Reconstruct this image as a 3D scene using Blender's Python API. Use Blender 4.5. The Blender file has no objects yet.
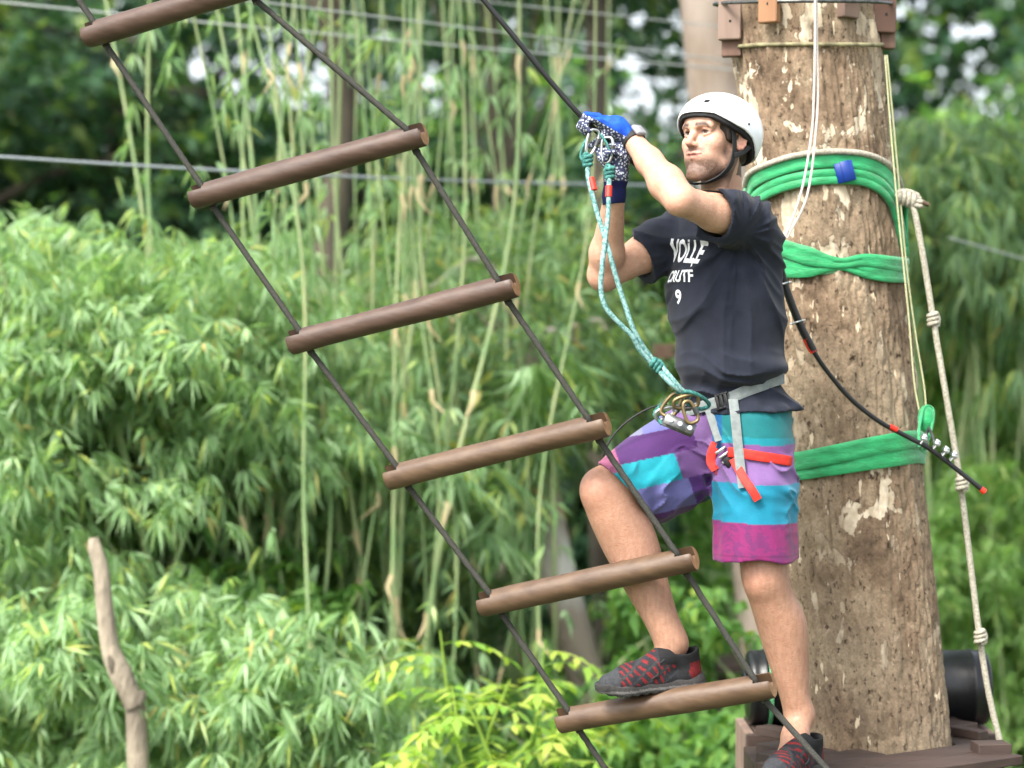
import bpy, math, random
import numpy as np
from mathutils import Vector, Matrix
from mathutils.bvhtree import BVHTree

# ------------------------------------------------------------------ camera, sky, sun, exposure
scene = bpy.context.scene
col = scene.collection
FPX, ZC = 2184.0, 3.0                       # focal length in pixels, camera height
cam_d = bpy.data.cameras.new('camera'); cam = bpy.data.objects.new('camera', cam_d); col.objects.link(cam)
cam.location = (0, 0, ZC); cam.rotation_euler = (math.radians(90), 0, 0)
cam_d.sensor_width = 36.0; cam_d.lens = FPX * 36.0 / 1024.0
cam_d.clip_start = 0.1; cam_d.clip_end = 2000
cam_d.dof.use_dof = True; cam_d.dof.focus_distance = 5.98; cam_d.dof.aperture_fstop = 1.9
scene.camera = cam
world = bpy.data.worlds.new('World'); scene.world = world; world.use_nodes = True
SUN_EL, SUN_AZ = math.radians(52), math.radians(218)      # azimuth measured clockwise from +Y
nt = world.node_tree; nt.nodes.clear()
sky = nt.nodes.new('ShaderNodeTexSky'); sky.sky_type = 'NISHITA'; sky.sun_disc = False
sky.sun_elevation = SUN_EL; sky.sun_rotation = SUN_AZ; sky.air_density = 1.0; sky.dust_density = 4.0; sky.ozone_density = 1.0
hs = nt.nodes.new('ShaderNodeHueSaturation'); hs.inputs['Saturation'].default_value = 0.35; hs.inputs['Value'].default_value = 1.0
bg = nt.nodes.new('ShaderNodeBackground'); bg.inputs['Strength'].default_value = 0.15
wo = nt.nodes.new('ShaderNodeOutputWorld')
nt.links.new(sky.outputs[0], hs.inputs['Color']); nt.links.new(hs.outputs[0], bg.inputs['Color']); nt.links.new(bg.outputs[0], wo.inputs['Surface'])
sun_d = bpy.data.lights.new('sun', 'SUN'); sun = bpy.data.objects.new('sun', sun_d); col.objects.link(sun)
sun_d.energy = 1.9; sun_d.angle = math.radians(20); sun_d.color = (1.0, 0.95, 0.86)
sd = Vector((math.sin(SUN_AZ) * math.cos(SUN_EL), math.cos(SUN_AZ) * math.cos(SUN_EL), math.sin(SUN_EL)))
sun.rotation_euler = sd.to_track_quat('Z', 'Y').to_euler(); sun.location = sd * 40
scene.view_settings.view_transform = 'Standard'; scene.view_settings.look = 'None'
scene.view_settings.exposure = 1.88; scene.view_settings.gamma = 1.0; scene.view_settings.use_curve_mapping = False
scene.cycles.use_denoising = True
scene.cycles.max_bounces = 7; scene.cycles.diffuse_bounces = 4; scene.cycles.transmission_bounces = 5
scene.cycles.glossy_bounces = 3; scene.cycles.transparent_max_bounces = 8

# ------------------------------------------------------------------ helpers
HAZE = 0
rng = np.random.default_rng(7); random.seed(7)
def P(px, py, Y):
    return np.array([(px - 512) * Y / FPX, Y, ZC + (384 - py) * Y / FPX])
def V(*a): return np.array(a, float)
def nrm(v):
    v = np.asarray(v, float); return v / (np.linalg.norm(v, axis=-1, keepdims=True) + 1e-12)
def tag(o, label=None, cat=None, group=None, kind=None):
    if label: o['label'] = label
    if cat: o['category'] = cat
    if group: o['group'] = group
    if kind: o['kind'] = kind
    return o
def empty(name, loc, label=None, cat=None, group=None):
    o = bpy.data.objects.new(name, None); col.objects.link(o); o.location = loc; o.empty_display_size = .1
    return tag(o, label, cat, group)
def link(me, name, mat, parent=None, smooth=True):
    o = bpy.data.objects.new(name, me); col.objects.link(o)
    if mat is not None:
        for m in (mat if isinstance(mat, (list, tuple)) else [mat]): me.materials.append(m)
    if smooth and len(me.polygons): me.polygons.foreach_set('use_smooth', np.ones(len(me.polygons), bool))
    if parent is not None:
        o.parent = parent
        o.matrix_parent_inverse = Matrix.Translation(Vector(world_loc(parent))).inverted()
    return o
def world_loc(o):
    # every object here is unrotated; parents sit at plain locations and children carry the inverse
    if o.parent is None: return tuple(o.location)
    return tuple(o.location)   # children keep world coordinates through the parent inverse
def mesh_np(name, verts, faces, n=4):
    me = bpy.data.meshes.new(name)
    verts = np.ascontiguousarray(verts, np.float32); faces = np.ascontiguousarray(faces, np.int32)
    me.vertices.add(len(verts)); me.vertices.foreach_set('co', verts.ravel())
    me.loops.add(faces.size); me.loops.foreach_set('vertex_index', faces.ravel())
    me.polygons.add(len(faces))
    me.polygons.foreach_set('loop_start', np.arange(len(faces), dtype=np.int32) * n)
    me.polygons.foreach_set('loop_total', np.full(len(faces), n, np.int32))
    me.update(calc_edges=True); return me
def mesh_py(name, verts, faces):
    me = bpy.data.meshes.new(name); me.from_pydata([tuple(map(float, v)) for v in verts], [], faces); me.update(); return me
class MB:
    """collects shapes for one mesh"""
    def __init__(s): s.v = []; s.f = []
    def add(s, verts, faces):
        b = len(s.v); s.v += [tuple(map(float, v)) for v in verts]; s.f += [tuple(i + b for i in f) for f in faces]
    def box(s, c, ax, ay, az, hx, hy, hz, bev=.0):
        c = np.asarray(c); ax, ay, az = nrm(ax), nrm(ay), nrm(az)
        if bev <= 0:
            vs = [c + ax * hx * i + ay * hy * j + az * hz * k for i in (-1, 1) for j in (-1, 1) for k in (-1, 1)]
            s.add(vs, [(0, 1, 3, 2), (4, 6, 7, 5), (0, 4, 5, 1), (2, 3, 7, 6), (0, 2, 6, 4), (1, 5, 7, 3)]); return
        prof = []
        for (sy, sz) in ((1, 1), (-1, 1), (-1, -1), (1, -1)):
            a = [(sy * hy, sz * (hz - bev)), (sy * (hy - bev), sz * hz)]
            if sy * sz < 0: a = a[::-1]
            prof += a
        rings = []
        for x, k in ((-hx, 1), (-hx + bev, 0), (hx - bev, 0), (hx, 1)):
            rings.append([c + ax * x + ay * (y - k * bev * .6 * np.sign(y)) + az * (z - k * bev * .6 * np.sign(z)) for y, z in prof])
        vs = [v for r in rings for v in r]; n = 8; fs = []
        for i in range(3):
            for j in range(n): fs.append((i * n + j, (i + 1) * n + j, (i + 1) * n + (j + 1) % n, i * n + (j + 1) % n))
        fs.append(tuple(range(n))); fs.append(tuple(3 * n + j for j in range(n))[::-1]); s.add(vs, fs)
    def tube(s, pts, r, seg=10, twist=0, amp=.0, lobes=3, sub=0, flat=None):
        pts = np.asarray(pts, float)
        r = np.full(len(pts), r) if np.isscalar(r) else np.asarray(r, float)
        if sub > 1: pts, r = spline(pts, sub, r)
        T = nrm(np.gradient(pts, axis=0)); N = np.zeros_like(T)
        up = V(0, 0, 1) if abs(T[0][2]) < .9 else V(0, 1, 0)
        N[0] = nrm(np.cross(T[0], up))
        for i in range(1, len(pts)): N[i] = nrm(N[i - 1] - T[i] * np.dot(N[i - 1], T[i]))
        B = np.cross(T, N); L = np.r_[0, np.cumsum(np.linalg.norm(np.diff(pts, axis=0), axis=1))]
        th = np.linspace(0, 2 * np.pi, seg, endpoint=False)
        rr = r[:, None] * (1 + amp * np.abs(np.cos(.5 * lobes * (th[None] + twist * L[:, None]))))
        a = np.cos(th)[None] * rr; b = np.sin(th)[None] * rr
        if flat is not None: b = b * flat
        vs = pts[:, None] + N[:, None] * a[..., None] + B[:, None] * b[..., None]
        vs = vs.reshape(-1, 3); n = len(pts); fs = []
        for i in range(n - 1):
            for j in range(seg): fs.append((i * seg + j, i * seg + (j + 1) % seg, (i + 1) * seg + (j + 1) % seg, (i + 1) * seg + j))
        fs.append(tuple(range(seg))[::-1]); fs.append(tuple((n - 1) * seg + j for j in range(seg))); s.add(vs, fs)
    def ribbon(s, pts, wdir, w, t, sub=6, crease=0):
        """flat webbing: pts centre line, wdir width direction(s), w half width, t half thickness"""
        pts = np.asarray(pts, float); wd = np.asarray(wdir, float)
        if wd.ndim == 1: wd = np.repeat(wd[None], len(pts), 0)
        w = np.full(len(pts), w) if np.isscalar(w) else np.asarray(w, float)
        if sub > 1:
            p2, w2 = spline(pts, sub, w); q = np.linspace(0, len(pts) - 1, len(p2))
            wd = np.stack([np.interp(q, range(len(pts)), wd[:, k]) for k in range(3)], 1); pts, w = p2, w2
        T = nrm(np.gradient(pts, axis=0)); W = nrm(wd - T * np.sum(wd * T, 1)[:, None]); N = np.cross(T, W)
        prof = [(-1, -.6), (-.9, -1), (-.4, -1 - crease), (0, -1 + crease), (.4, -1 - crease), (.9, -1), (1, -.6), (1, .6), (.9, 1), (.4, 1 + crease), (0, 1 - crease), (-.4, 1 + crease), (-.9, 1), (-1, .6)]
        k = len(prof)
        vs = np.stack([pts + W * (a * w)[:, None] + N * (b * t) for a, b in prof], 1).reshape(-1, 3); fs = []
        for i in range(len(pts) - 1):
            for j in range(k): fs.append((i * k + j, i * k + (j + 1) % k, (i + 1) * k + (j + 1) % k, (i + 1) * k + j))
        fs.append(tuple(range(k))[::-1]); fs.append(tuple((len(pts) - 1) * k + j for j in range(k))); s.add(vs, fs)
    def ball(s, c, r, n=12, sc=(1, 1, 1)):
        vs = []; fs = []; m = n // 2
        for i in range(m + 1):
            a = math.pi * i / m
            for j in range(n):
                b = 2 * math.pi * j / n
                vs.append((c[0] + r * sc[0] * math.sin(a) * math.cos(b), c[1] + r * sc[1] * math.sin(a) * math.sin(b), c[2] + r * sc[2] * math.cos(a)))
        for i in range(m):
            for j in range(n): fs.append((i * n + j, (i + 1) * n + j, (i + 1) * n + (j + 1) % n, i * n + (j + 1) % n))
        s.add(vs, fs)
    def build(s, name, mat, parent=None, smooth=True, label=None):
        me = mesh_py(name, s.v, s.f); o = link(me, name, mat, parent, smooth)
        if smooth: me.set_sharp_from_angle(angle=math.radians(50))
        if label: o['label'] = label
        return o
def spline(pts, sub, r=None):
    pts = np.asarray(pts, float); n = len(pts); ext = np.vstack([2 * pts[0] - pts[1], pts, 2 * pts[-1] - pts[-2]])
    if r is not None: re = np.r_[r[0], r, r[-1]]
    out = []; ro = []
    for i in range(n - 1):
        p0, p1, p2, p3 = ext[i:i + 4]
        for k in range(sub):
            t = k / sub
            out.append(.5 * ((2 * p1) + (-p0 + p2) * t + (2 * p0 - 5 * p1 + 4 * p2 - p3) * t * t + (-p0 + 3 * p1 - 3 * p2 + p3) * t ** 3))
            if r is not None: ro.append(re[i + 1] * (1 - t) + re[i + 2] * t)
    out.append(pts[-1])
    if r is not None: ro.append(re[-2]); return np.array(out), np.array(ro)
    return np.array(out)
def hash3(i, j, k, s):
    h = (i.astype(np.int64) * 374761393 + j.astype(np.int64) * 668265263 + k.astype(np.int64) * 2147483647 + s * 1274126177) & 0xffffffff
    h = ((h ^ (h >> 13)) * 1274126177) & 0xffffffff
    return ((h ^ (h >> 16)) & 0xffff).astype(np.float32) / 65535.0
def vnoise(x, y, z, s=0):
    x, y, z = np.broadcast_arrays(x, y, z)
    i, j, k = np.floor(x), np.floor(y), np.floor(z); u, v, w = x - i, y - j, z - k
    u = u * u * (3 - 2 * u); v = v * v * (3 - 2 * v); w = w * w * (3 - 2 * w); r = 0
    for a in (0, 1):
        for b in (0, 1):
            for c in (0, 1):
                r = r + hash3(i + a, j + b, k + c, s) * (u if a else 1 - u) * (v if b else 1 - v) * (w if c else 1 - w)
    return r * 2 - 1
def sst(a, b, x):
    t = np.clip((x - a) / (b - a), 0, 1); return t * t * (3 - 2 * t)

# ------------------------------------------------------------------ materials
def mat(name, c, rough=.6, c2=None, scale=20, bump=0, bscale=None, metal=0, spec=.4, stretch=(1, 1, 1), ramp=(.35, .65), detail=4, sheen=0, sss=0, coords='Object', attr=None):
    m = bpy.data.materials.new(name); m.use_nodes = True; t = m.node_tree; b = t.nodes['Principled BSDF']
    b.inputs['Base Color'].default_value = (*c, 1); b.inputs['Roughness'].default_value = rough; b.inputs['Metallic'].default_value = metal
    b.inputs['Specular IOR Level'].default_value = spec
    if sheen: b.inputs['Sheen Weight'].default_value = sheen
    if sss:
        b.inputs['Subsurface Weight'].default_value = sss; b.inputs['Subsurface Radius'].default_value = (1, .35, .2); b.inputs['Subsurface Scale'].default_value = .008
    tc = t.nodes.new('ShaderNodeTexCoord'); mp = t.nodes.new('ShaderNodeMapping'); mp.inputs['Scale'].default_value = stretch
    t.links.new(tc.outputs[coords], mp.inputs[0]); src = None
    if attr:
        a = t.nodes.new('ShaderNodeAttribute'); a.attribute_name = attr; src = a.outputs['Color']
    if c2 is not None:
        n = t.nodes.new('ShaderNodeTexNoise'); n.inputs['Scale'].default_value = scale; n.inputs['Detail'].default_value = detail; t.links.new(mp.outputs[0], n.inputs[0])
        r = t.nodes.new('ShaderNodeValToRGB'); r.color_ramp.elements[0].position = ramp[0]; r.color_ramp.elements[1].position = ramp[1]
        if attr:
            r.color_ramp.elements[0].color = (*c2, 1); r.color_ramp.elements[1].color = (1, 1, 1, 1)
            mx = t.nodes.new('ShaderNodeMix'); mx.data_type = 'RGBA'; mx.blend_type = 'MULTIPLY'; mx.inputs[0].default_value = 1
            t.links.new(src, mx.inputs[6]); t.links.new(r.outputs[0], mx.inputs[7]); src = mx.outputs[2]
        else:
            r.color_ramp.elements[0].color = (*c, 1); r.color_ramp.elements[1].color = (*c2, 1); src = r.outputs[0]
        t.links.new(n.outputs[0], r.inputs[0])
    if src is not None: t.links.new(src, b.inputs['Base Color'])
    if bump:
        n2 = t.nodes.new('ShaderNodeTexNoise'); n2.inputs['Scale'].default_value = bscale or scale * 3; n2.inputs['Detail'].default_value = 5
        t.links.new(mp.outputs[0], n2.inputs[0]); bp = t.nodes.new('ShaderNodeBump'); bp.inputs['Strength'].default_value = 1; bp.inputs['Distance'].default_value = bump
        t.links.new(n2.outputs[0], bp.inputs['Height']); t.links.new(bp.outputs[0], b.inputs['Normal'])
    return m
def leaf_mat(name, cols, trans=.45, rough=.45):
    m = bpy.data.materials.new(name); m.use_nodes = True; t = m.node_tree; t.nodes.clear()
    g = t.nodes.new('ShaderNodeNewGeometry'); r = t.nodes.new('ShaderNodeValToRGB'); e = r.color_ramp.elements
    while len(e) < len(cols): e.new(.5)
    for i, (p, c) in enumerate(cols): e[i].position = p; e[i].color = (*c, 1)
    t.links.new(g.outputs['Random Per Island'], r.inputs[0])
    b = t.nodes.new('ShaderNodeBsdfPrincipled'); b.inputs['Roughness'].default_value = rough; b.inputs['Specular IOR Level'].default_value = .35
    tr = t.nodes.new('ShaderNodeBsdfTranslucent'); mx = t.nodes.new('ShaderNodeMixShader'); mx.inputs[0].default_value = trans
    o = t.nodes.new('ShaderNodeOutputMaterial')
    t.links.new(r.outputs[0], b.inputs['Base Color'])
    gm = t.nodes.new('ShaderNodeMix'); gm.data_type = 'RGBA'; gm.blend_type = 'MULTIPLY'; gm.inputs[0].default_value = 1; gm.inputs[7].default_value = (1.35, 1.45, .7, 1)
    t.links.new(r.outputs[0], gm.inputs[6]); t.links.new(gm.outputs[2], tr.inputs[0])
    t.links.new(b.outputs[0], mx.inputs[1]); t.links.new(tr.outputs[0], mx.inputs[2]); t.links.new(mx.outputs[0], o.inputs[0])
    return m
M = {}
M['rope_dark'] = mat('dark rope', (.014, .014, .012), .8, (.042, .041, .033), 300, .001, 600)
M['cable_black'] = mat('black sheathed cable', (.012, .012, .013), .4)
M['rope_white'] = mat('white cord', (.42, .37, .34), .8, (.58, .53, .5), 200, .0005, 900)
M['rope_cream'] = mat('cream rope', (.24, .22, .17), .85, (.42, .39, .32), 150, .001, 700)
M['rope_yellow'] = mat('yellowish cord', (.34, .33, .17), .8, (.42, .42, .26), 150)
M['rope_teal'] = mat('teal rope', (.06, .17, .165), .75, (.2, .34, .33), 130, .001, 700, ramp=(.42, .55))
M['rope_teal2'] = mat('teal knot', (.012, .085, .075), .75, (.05, .2, .175), 130, .001, 700, ramp=(.42, .6))
M['wire'] = mat('grey wire', (.3, .33, .36), .6, metal=.3)
M['wire_pale'] = mat('pale guy wire', (.42, .44, .44), .6)
M['wire_ring'] = mat('old wire', (.13, .11, .06), .6, (.3, .27, .15), 40)
M['steel'] = mat('steel', (.5, .52, .54), .3, metal=.9)
M['steel_dark'] = mat('worn dark metal', (.07, .075, .075), .38, (.15, .15, .145), 60, metal=.8)
M['brass'] = mat('bronze alloy', (.25, .18, .085), .42, (.14, .11, .06), 40, metal=.75)
M['webbing_green'] = mat('green tubular webbing', (.005, .17, .05), .55, (.018, .36, .125), 18, .002, 70, stretch=(1, 1, 3), ramp=(.25, .75), sheen=.3)
M['webbing_green2'] = mat('pale dirty green webbing', (.05, .26, .1), .6, (.16, .42, .22), 30, .002, 120)
M['tape_blue'] = mat('blue tape', (.003, .03, .2), .45)
M['pad_cream'] = mat('cream padding', (.42, .45, .36), .8, (.58, .58, .48), 90, .002, 300)
M['wood_plank'] = mat('sawn wood', (.11, .06, .042), .75, (.18, .11, .08), 12, .001, 90, stretch=(1, 1, .2))
M['wood_plank_grey'] = mat('weathered sawn wood', (.15, .10, .078), .8, (.24, .17, .135), 12, .001, 90, stretch=(1, 1, .15))
M['wood_orange'] = mat('fresh sawn wood', (.22, .105, .05), .7, (.3, .16, .08), 12, .001, 90, stretch=(1, 1, .15))
M['deck_wood'] = mat('dark stained deck wood', (.022, .013, .010), .65, (.048, .030, .024), 10, .001, 90, stretch=(.2, 1, 1))
M['black_plastic'] = mat('black plastic', (.006, .0065, .008), .35, bump=.0006, bscale=60)
M['helmet'] = mat('white helmet shell', (.78, .8, .82), .22, (.7, .73, .76), 6, spec=.5)
M['helmet_in'] = mat('black foam padding', (.008, .008, .009), .8)
M['strap_black'] = mat('black strap', (.01, .01, .011), .7)
M['hair'] = mat('dark hair', (.018, .013, .01), .6, (.035, .024, .018), 120, .003, 300, stretch=(1, 1, .3))
M['shirt'] = mat('dark navy cotton', (.009, .0115, .02), .9, (.013, .016, .027), 30, .0008, 500, sheen=.08, spec=.2)
M['print_white'] = mat('white shirt print', (.68, .7, .72), .8, (.5, .52, .56), 120, ramp=(.3, .7))
M['skin'] = mat('skin', (1, 1, 1), .48, (.90, .83, .80), 75, .0016, 240, attr='col', sss=.04, spec=.32, ramp=(.3, .6))
M['short'] = mat('board short fabric', (1, 1, 1), .7, (.88, .88, .9), 40, .0008, 300, attr='col', sheen=.15, spec=.25)
M['shoe'] = mat('shoe mesh and rubber', (1, 1, 1), .75, (.6, .6, .6), 160, .0015, 500, attr='col', spec=.25)
M['glove_blue'] = mat('blue glove fabric', (.008, .05, .38), .7, (.012, .09, .5), 60, .001, 400, spec=.2)
M['glove_navy'] = mat('navy glove cuff', (.008, .012, .06), .8, spec=.2)
def pattern_mat():
    m = mat('patterned glove fabric', (.6, .63, .68), .75); t = m.node_tree; b = t.nodes['Principled BSDF']
    tc = t.nodes.new('ShaderNodeTexCoord'); v = t.nodes.new('ShaderNodeTexVoronoi'); v.inputs['Scale'].default_value = 150
    r = t.nodes.new('ShaderNodeValToRGB'); e = r.color_ramp.elements; r.color_ramp.interpolation = 'CONSTANT'
    e[0].position = 0; e[0].color = (.42, .46, .52, 1); e[1].position = .40; e[1].color = (.03, .035, .08, 1)
    t.links.new(tc.outputs['Object'], v.inputs[0]); t.links.new(v.outputs['Distance'], r.inputs[0]); t.links.new(r.outputs[0], b.inputs['Base Color']); return m
M['glove_pattern'] = pattern_mat()
M['strap_grey'] = mat('grey webbing', (.12, .14, .14), .7, (.17, .19, .188), 60, .0008, 400)
M['strap_red'] = mat('red webbing', (.4, .014, .008), .65, (.5, .025, .014), 60, .0008, 400)
M['tape_red'] = mat('red tape', (.6, .03, .015), .5)
M['watch_grey'] = mat('grey watch', (.24, .24, .26), .4)
M['culm'] = mat('pale bamboo cane', (.17, .27, .11), .5, (.33, .36, .18), 3.2, stretch=(4, 4, 1), ramp=(.4, .7))
M['culm_node'] = mat('bamboo sheath', (.35, .28, .15), .7, (.5, .42, .25), 12)
M['soil'] = mat('forest floor', (.05, .045, .025), .95, (.06, .09, .025), .6, .05, 3)
M['stump'] = mat('bleached broken wood', (.33, .28, .21), .9, (.15, .125, .095), 9, .02, 40, stretch=(1, 1, .3))
M['bark_far'] = mat('far bark', (.27, .2, .155), .85, (.42, .34, .29), 5, .01, 14, stretch=(1, 1, .5))
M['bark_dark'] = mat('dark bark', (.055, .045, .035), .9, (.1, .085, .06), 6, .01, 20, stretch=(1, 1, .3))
M['bark_grey'] = mat('grey mottled bark', (.24, .2, .16), .85, (.5, .48, .44), 2.0, .006, 20, stretch=(1, 1, .6), ramp=(.5, .66))
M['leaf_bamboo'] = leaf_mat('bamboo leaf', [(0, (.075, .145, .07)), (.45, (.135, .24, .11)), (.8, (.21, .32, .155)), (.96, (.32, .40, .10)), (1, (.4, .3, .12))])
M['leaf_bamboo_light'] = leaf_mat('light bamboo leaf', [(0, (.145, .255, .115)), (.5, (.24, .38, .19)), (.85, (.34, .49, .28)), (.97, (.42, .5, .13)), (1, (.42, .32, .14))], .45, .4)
M['leaf_painted_shade'] = leaf_mat('green leaf with painted shade', [(0, (.026, .068, .04)), (.5, (.05, .115, .062)), (.85, (.085, .17, .08)), (1, (.2, .28, .05))], .4)  # canopy shade painted into the leaf colour, darker than the leaves themselves
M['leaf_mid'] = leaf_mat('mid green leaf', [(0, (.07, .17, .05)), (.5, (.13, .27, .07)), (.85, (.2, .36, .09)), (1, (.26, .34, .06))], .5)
M['leaf_painted_sun'] = leaf_mat('leaf with painted sun', [(0, (.14, .27, .08)), (.5, (.24, .40, .13)), (.9, (.36, .52, .2)), (1, (.5, .55, .2))], .5)  # brighter leaf copy, sunlight on the right-hand bushes painted into the colour
M['leaf_lime'] = leaf_mat('lime leaf', [(0, (.16, .32, .05)), (.5, (.27, .41, .07)), (1, (.42, .48, .1))], .45)
# ------------------------------------------------------------------ signed distance modelling (organic shapes)
class Field:
    def __init__(s, xs, ys, zs, big=.07):
        s.x, s.y, s.z = [np.asarray(a, np.float32) for a in (xs, ys, zs)]
        s.d = np.full((len(xs), len(ys), len(zs)), big, np.float32); s.big = big
    @classmethod
    def box(cls, lo, hi, h): return cls(*[np.arange(a, b + h, h) for a, b in zip(lo, hi)])
    def sub(s, lo, hi):
        sl = []
        for a, l, h in zip((s.x, s.y, s.z), lo, hi):
            i = int(np.searchsorted(a, l)); j = int(np.searchsorted(a, h)); sl.append(slice(max(i, 0), max(j, 0)))
        X, Y, Z = np.meshgrid(s.x[sl[0]], s.y[sl[1]], s.z[sl[2]], indexing='ij', sparse=True)
        return tuple(sl), X, Y, Z
    def all(s): return s.sub((-1e9,) * 3, (1e9,) * 3)
    def put(s, sl, v, k, mode='add'):
        v = v.astype(np.float32); a = s.d[sl]
        if a.size == 0: return
        if mode == 'add':
            if k > 0:
                h = np.clip(.5 + .5 * (a - v) / k, 0, 1); s.d[sl] = a * (1 - h) + v * h - k * h * (1 - h)
            else: s.d[sl] = np.minimum(a, v)
        else:
            v = -v
            if k > 0:
                h = np.clip(.5 - .5 * (a - v) / k, 0, 1); s.d[sl] = a * (1 - h) + v * h + k * h * (1 - h)
            else: s.d[sl] = np.maximum(a, v)
    def cap(s, a, b, ra, rb=None, k=.02, mode='add'):
        a, b = np.asarray(a, float), np.asarray(b, float); rb = ra if rb is None else rb; m = s.big if mode == 'add' else k * 1.2 + .01
        R = max(ra, rb); sl, X, Y, Z = s.sub(np.minimum(a, b) - R - m, np.maximum(a, b) + R + m)
        d = b - a; L = float(d @ d) + 1e-12; X, Y, Z = X - a[0], Y - a[1], Z - a[2]
        t = np.clip((X * d[0] + Y * d[1] + Z * d[2]) / L, 0, 1)
        v = np.sqrt((X - t * d[0]) ** 2 + (Y - t * d[1]) ** 2 + (Z - t * d[2]) ** 2) - (ra + (rb - ra) * t)
        s.put(sl, v, k, mode)
    def chain(s, pts, rs, k=.02, mode='add'):
        for i in range(len(pts) - 1): s.cap(pts[i], pts[i + 1], rs[i], rs[i + 1], k, mode)
    def limb(s, pts, rs, k=.006, sub=5):
        p, r = spline(np.asarray(pts), sub, np.asarray(rs, float)); q = np.linspace(0, len(rs) - 1, len(r)); rr = spline(np.c_[rs, rs], sub)[:, 0]
        s.chain(list(p), list(rr), k)
    def ell(s, c, r, R=None, k=.02, mode='add'):
        """ellipsoid: centre, radii along the rows of R"""
        c = np.asarray(c, float); r = np.asarray(r, float); R = np.eye(3) if R is None else np.asarray(R, float)
        m = (s.big if mode == 'add' else k * 1.2 + .01); ext = np.sqrt(((R * r[:, None]) ** 2).sum(0)) + m
        sl, X, Y, Z = s.sub(c - ext, c + ext); X, Y, Z = X - c[0], Y - c[1], Z - c[2]
        q = [R[i][0] * X + R[i][1] * Y + R[i][2] * Z for i in range(3)]
        k0 = np.sqrt(sum((q[i] / r[i]) ** 2 for i in range(3))); k1 = np.sqrt(sum((q[i] / r[i] ** 2) ** 2 for i in range(3))) + 1e-9
        s.put(sl, k0 * (k0 - 1) / k1, k, mode)
    def rbox(s, c, h, R, rad=.004, k=.004, mode='add'):
        c = np.asarray(c, float); R = np.asarray(R, float); h = np.asarray(h, float) - rad
        ext = (np.abs(R) * (h + rad)[:, None]).sum(0) + s.big; sl, X, Y, Z = s.sub(c - ext, c + ext); X, Y, Z = X - c[0], Y - c[1], Z - c[2]
        q = [np.abs(R[i][0] * X + R[i][1] * Y + R[i][2] * Z) - h[i] for i in range(3)]
        v = np.sqrt(sum(np.maximum(a, 0) ** 2 for a in q)) + np.minimum(np.maximum(np.maximum(q[0], q[1]), q[2]), 0) - rad
        s.put(sl, v, k, mode)
    def cut(s, p, n, k=0):
        """keep the side the normal points away from"""
        sl, X, Y, Z = s.all(); n = nrm(n); v = (X - p[0]) * n[0] + (Y - p[1]) * n[1] + (Z - p[2]) * n[2]
        s.put(sl, -v * np.ones((1, 1, 1), np.float32), k, 'sub')
    def mesh(s, name):
        d = s.d; d[0] = d[-1] = s.big; d[:, 0] = d[:, -1] = s.big; d[:, :, 0] = d[:, :, -1] = s.big
        g = d < 0; n = tuple(a - 1 for a in d.shape)
        c = np.zeros(n, np.uint8)
        for i in (0, 1):
            for j in (0, 1):
                for k in (0, 1): c += g[i:i + n[0], j:j + n[1], k:k + n[2]]
        I, J, K = np.nonzero((c > 0) & (c < 8)); del c
        acc = np.zeros((len(I), 3)); cnt = np.zeros(len(I)); ax = (s.x.astype(float), s.y.astype(float), s.z.astype(float))
        for a in range(3):
            o = [b for b in range(3) if b != a]
            for u in (0, 1):
                for w in (0, 1):
                    off = [0, 0, 0]; off[o[0]] = u; off[o[1]] = w
                    i0 = (I + off[0], J + off[1], K + off[2]); off[a] = 1; i1 = (I + off[0], J + off[1], K + off[2])
                    d0, d1 = d[i0].astype(float), d[i1].astype(float); mk = (d0 < 0) != (d1 < 0); t = np.where(mk, d0 / np.where(mk, d0 - d1, 1), 0)
                    for b in range(3):
                        v = ax[b][i0[b]] if b != a else ax[b][i0[b]] * (1 - t) + ax[b][i1[b]] * t
                        acc[:, b] += np.where(mk, v, 0)
                    cnt += mk
        V_ = acc / cnt[:, None]
        idx = np.full(n, -1, np.int32); idx[I, J, K] = np.arange(len(I)); F = []
        for a in range(3):
            b, e = (a + 1) % 3, (a + 2) % 3
            s0 = [slice(None)] * 3; s1 = [slice(None)] * 3; s0[a] = slice(0, -1); s1[a] = slice(1, None)
            ch = g[tuple(s0)] != g[tuple(s1)]; E = list(np.nonzero(ch)); fl = g[tuple(s0)][tuple(E)]
            ok = (E[b] > 0) & (E[e] > 0) & (E[b] < n[b]) & (E[e] < n[e]); E = [q[ok] for q in E]; fl = fl[ok]
            def at(db, de):
                q = [None] * 3; q[a] = E[a]; q[b] = E[b] - db; q[e] = E[e] - de; return idx[tuple(q)]
            f = np.stack([at(1, 1), at(0, 1), at(0, 0), at(1, 0)], 1); f = np.where(fl[:, None], f, f[:, ::-1]); F.append(f)
        return mesh_np(name, V_, np.vstack(F)), V_
def set_col(me, cols):
    a = me.color_attributes.new('col', 'FLOAT_COLOR', 'POINT'); a.data.foreach_set('color', np.c_[cols, np.ones(len(cols))].astype(np.float32).ravel())
def mixc(a, b, t): t = np.clip(t, 0, 1)[:, None]; return a * (1 - t) + np.asarray(b) * t

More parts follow.
